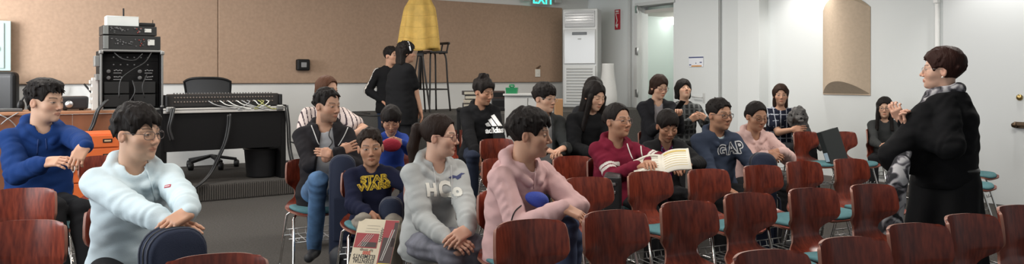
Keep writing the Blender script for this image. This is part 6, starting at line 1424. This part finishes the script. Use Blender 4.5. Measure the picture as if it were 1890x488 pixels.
# teacher's scarf
def scarf():
    T = PEOPLE['teacher']; RBi = T['RB'].transposed(); nb, hp, z0 = T['nb'], T['hp'], T['z0']
    m = bpy.data.materials.new('leopard_scarf'); m.use_nodes = True; nt = m.node_tree; L = nt.links.new; b = nt.nodes['Principled BSDF']; b.inputs['Roughness'].default_value = .85
    tc = nt.nodes.new('ShaderNodeTexCoord'); vo = nt.nodes.new('ShaderNodeTexNoise'); vo.inputs['Scale'].default_value = 15; vo.inputs['Detail'].default_value = 1.5; vo.inputs['Distortion'].default_value = .8; L(tc.outputs['Object'], vo.inputs['Vector'])
    cr = nt.nodes.new('ShaderNodeValToRGB'); e = cr.color_ramp.elements; e[0].position = .46; e[0].color = (.018, .018, .022, 1); e[1].position = .60; e[1].color = (.46, .45, .46, 1); x = e.new(.53); x.color = (.16, .15, .17, 1)
    L(vo.outputs['Fac'], cr.inputs['Fac']); L(cr.outputs['Color'], b.inputs['Base Color']); MATS['leopard_scarf'] = m
    ring = [nb + Vector((.083 * math.sin(t), .018 + .080 * math.cos(t), .012 - .02 * math.cos(t))) for t in [2 * math.pi * k / 16 for k in range(16)]]
    l2w = lambda q: T['root'].matrix_basis @ q
    tail = [RBi @ (at(*q) - T['loc']) for q in ((1664, 300, 4.62), (1656, 330, 4.60), (1649, 370, 4.60), (1641, 412, 4.60), (1636, 455, 4.60))]
    link = [ring[0], RBi @ (at(1690, 215, 4.72) - T['loc']), RBi @ (at(1682, 260, 4.74) - T['loc']), tail[0]]
    def f(P):
        d = None
        for i in range(16):
            q = cap(P, ring[i], ring[(i + 1) % 16], .034, .034); d = q if d is None else smin(d, q, .01)
        e = None
        for a, b_, ra, rb in zip(tail[:-1], tail[1:], (.045, .058, .066, .070), (.058, .066, .070, .074)):
            q = cap(P, a, b_, ra, rb); e = q if e is None else smin(e, q, .02)
        for a, b_ in zip(link[:-1], link[1:]): e = smin(e, cap(P, a, b_, .034, .036), .02)
        d = np.minimum(d, e) + .006 * wob(P * f32([1, 1, .5]), 38, 3)
        return d
    pts = np.array([list(v) for v in ring + tail + link]); V, Q = nets(f, pts.min(0) - .1, pts.max(0) + .1, .0085)
    obj('scarf', raw_mesh('scarf', V, Q, [m]), T['root'])
    hc, RH = T['hc'], T['RH']; mb = MB()
    for sx in (1, -1): mb.ball(hc + RH @ Vector((sx * .083, -.004, -.045)) * T['hs'], .0065)
    mb.build('earring', mat('pearl', (.75, .70, .62), .2), T['root'])
scarf()
# grey poodle on the woman's lap
def dog():
    T = PEOPLE['dogwoman']; base = at(1478, 262, 9.32); g0 = mat('grey_curly_fur', (.115, .110, .107), .95, bump=(140, .9), var=(28, .45))
    fc = lambda x, y, z: Vector((x, y, z))
    B0, B1 = fc(.09, .05, .0), fc(-.03, -.0, .24)               # rump to chest, lap at the origin
    hd = fc(-.06, -.08, .33)
    def f(P):
        d = cap(P, B0, B1, .105, .085)
        d = smin(d, ell(P, fc(.12, .06, -.02), (.10, .11, .09)), .05)
        d = smin(d, cap(P, B1, hd, .075, .07), .04)
        d = smin(d, ell(P, hd, (.085, .085, .075)), .03); d = smin(d, ell(P, hd + fc(.0, .0, .055), (.075, .07, .05)), .03)
        d = smin(d, cap(P, hd + fc(-.01, -.05, -.02), hd + fc(-.02, -.115, -.04), .045, .034), .02)
        for sx in (-1, 1):
            d = smin(d, ell(P, hd + fc(sx * .09, .015, -.045), (.032, .045, .085)), .012)
            d = smin(d, cap(P, B1 + fc(sx * .05, -.04, -.05), fc(-.05 + sx * .06, -.12, .06), .045, .036), .02); d = smin(d, cap(P, fc(-.05 + sx * .06, -.12, .06), fc(-.06 + sx * .06, -.20, .02), .036, .034), .015)
            d = smin(d, cap(P, fc(.12 + sx * .06, .02, -.01), fc(.10 + sx * .08, -.10, -.04), .06, .04), .02); d = smin(d, cap(P, fc(.10 + sx * .08, -.10, -.04), fc(.09 + sx * .08, -.17, -.06), .04, .034), .015)
        d = smin(d, cap(P, fc(.17, .12, .0), fc(.24, .16, .06), .035, .03), .02)
        return d + .010 * wob(P, 60, 3) + .006 * wob(P, 110, 9)
    V, Q = nets(f, (-.26, -.30, -.16), (.32, .26, .46), .009)
    o = obj('dog', raw_mesh('dog', V, Q, [g0]), None, base); tag(o, 'curly grey poodle sitting on the lap of the woman by the right wall', 'dog')
    mb = MB(); mb.ball(hd + fc(-.022, -.150, -.032), .014, 0, (1.2, .8, .9)); mb.build('nose', M_BLACK, o)
    for sx in (-1, 1): mb = MB(); mb.ball(hd + fc(sx * .034 - .006, -.083, .012), .011); mb.build('eye', mat('dog_eye', (.006, .005, .005), .1), o)
    mb = MB(); mb.ball(hd + fc(-.016, -.125, -.062), .03, 0, (1.1, .9, .7)); mb.build('muzzle_fur', mat('pale_grey_fur', (.22, .21, .20), .95, bump=(140, .9)), o)
dog()
# chairs people sit on
for k, lab, a in (('man', 'red wooden chair under the man with folded arms, chrome legs showing on the left', 30), ('starboy', 'red wooden chair under the small boy in the navy sweatshirt', 24), ('pony', 'red wooden chair under the ponytail girl in grey', 34), ('pale', 'red wooden chair under the pale blue hoodie boy, teal seat corner at his left', 40)):
    chair_under(PEOPLE[k], lab, 20 if k == 'pony' else a, .13 if k == 'pony' else 0, -.09 if k == 'man' else .07 if k == 'pony' else 0)
for k, lab in (('blue', 'red wooden chair under the blue hoodie boy'), ('pink', 'red wooden chair under the boy in the pale pink hoodie'), ('tri', 'red wooden chair under the girl in the black sweatshirt'), ('maroon', 'red wooden chair under the maroon hoodie girl'), ('gap', 'red wooden chair under the boy in the navy lettered hoodie'), ('phone', 'red wooden chair under the woman with the phone'), ('dogwoman', 'red wooden chair under the woman with the dog')):
    chair_under(PEOPLE[k], lab, 25)
bpy.context.view_layer.update()
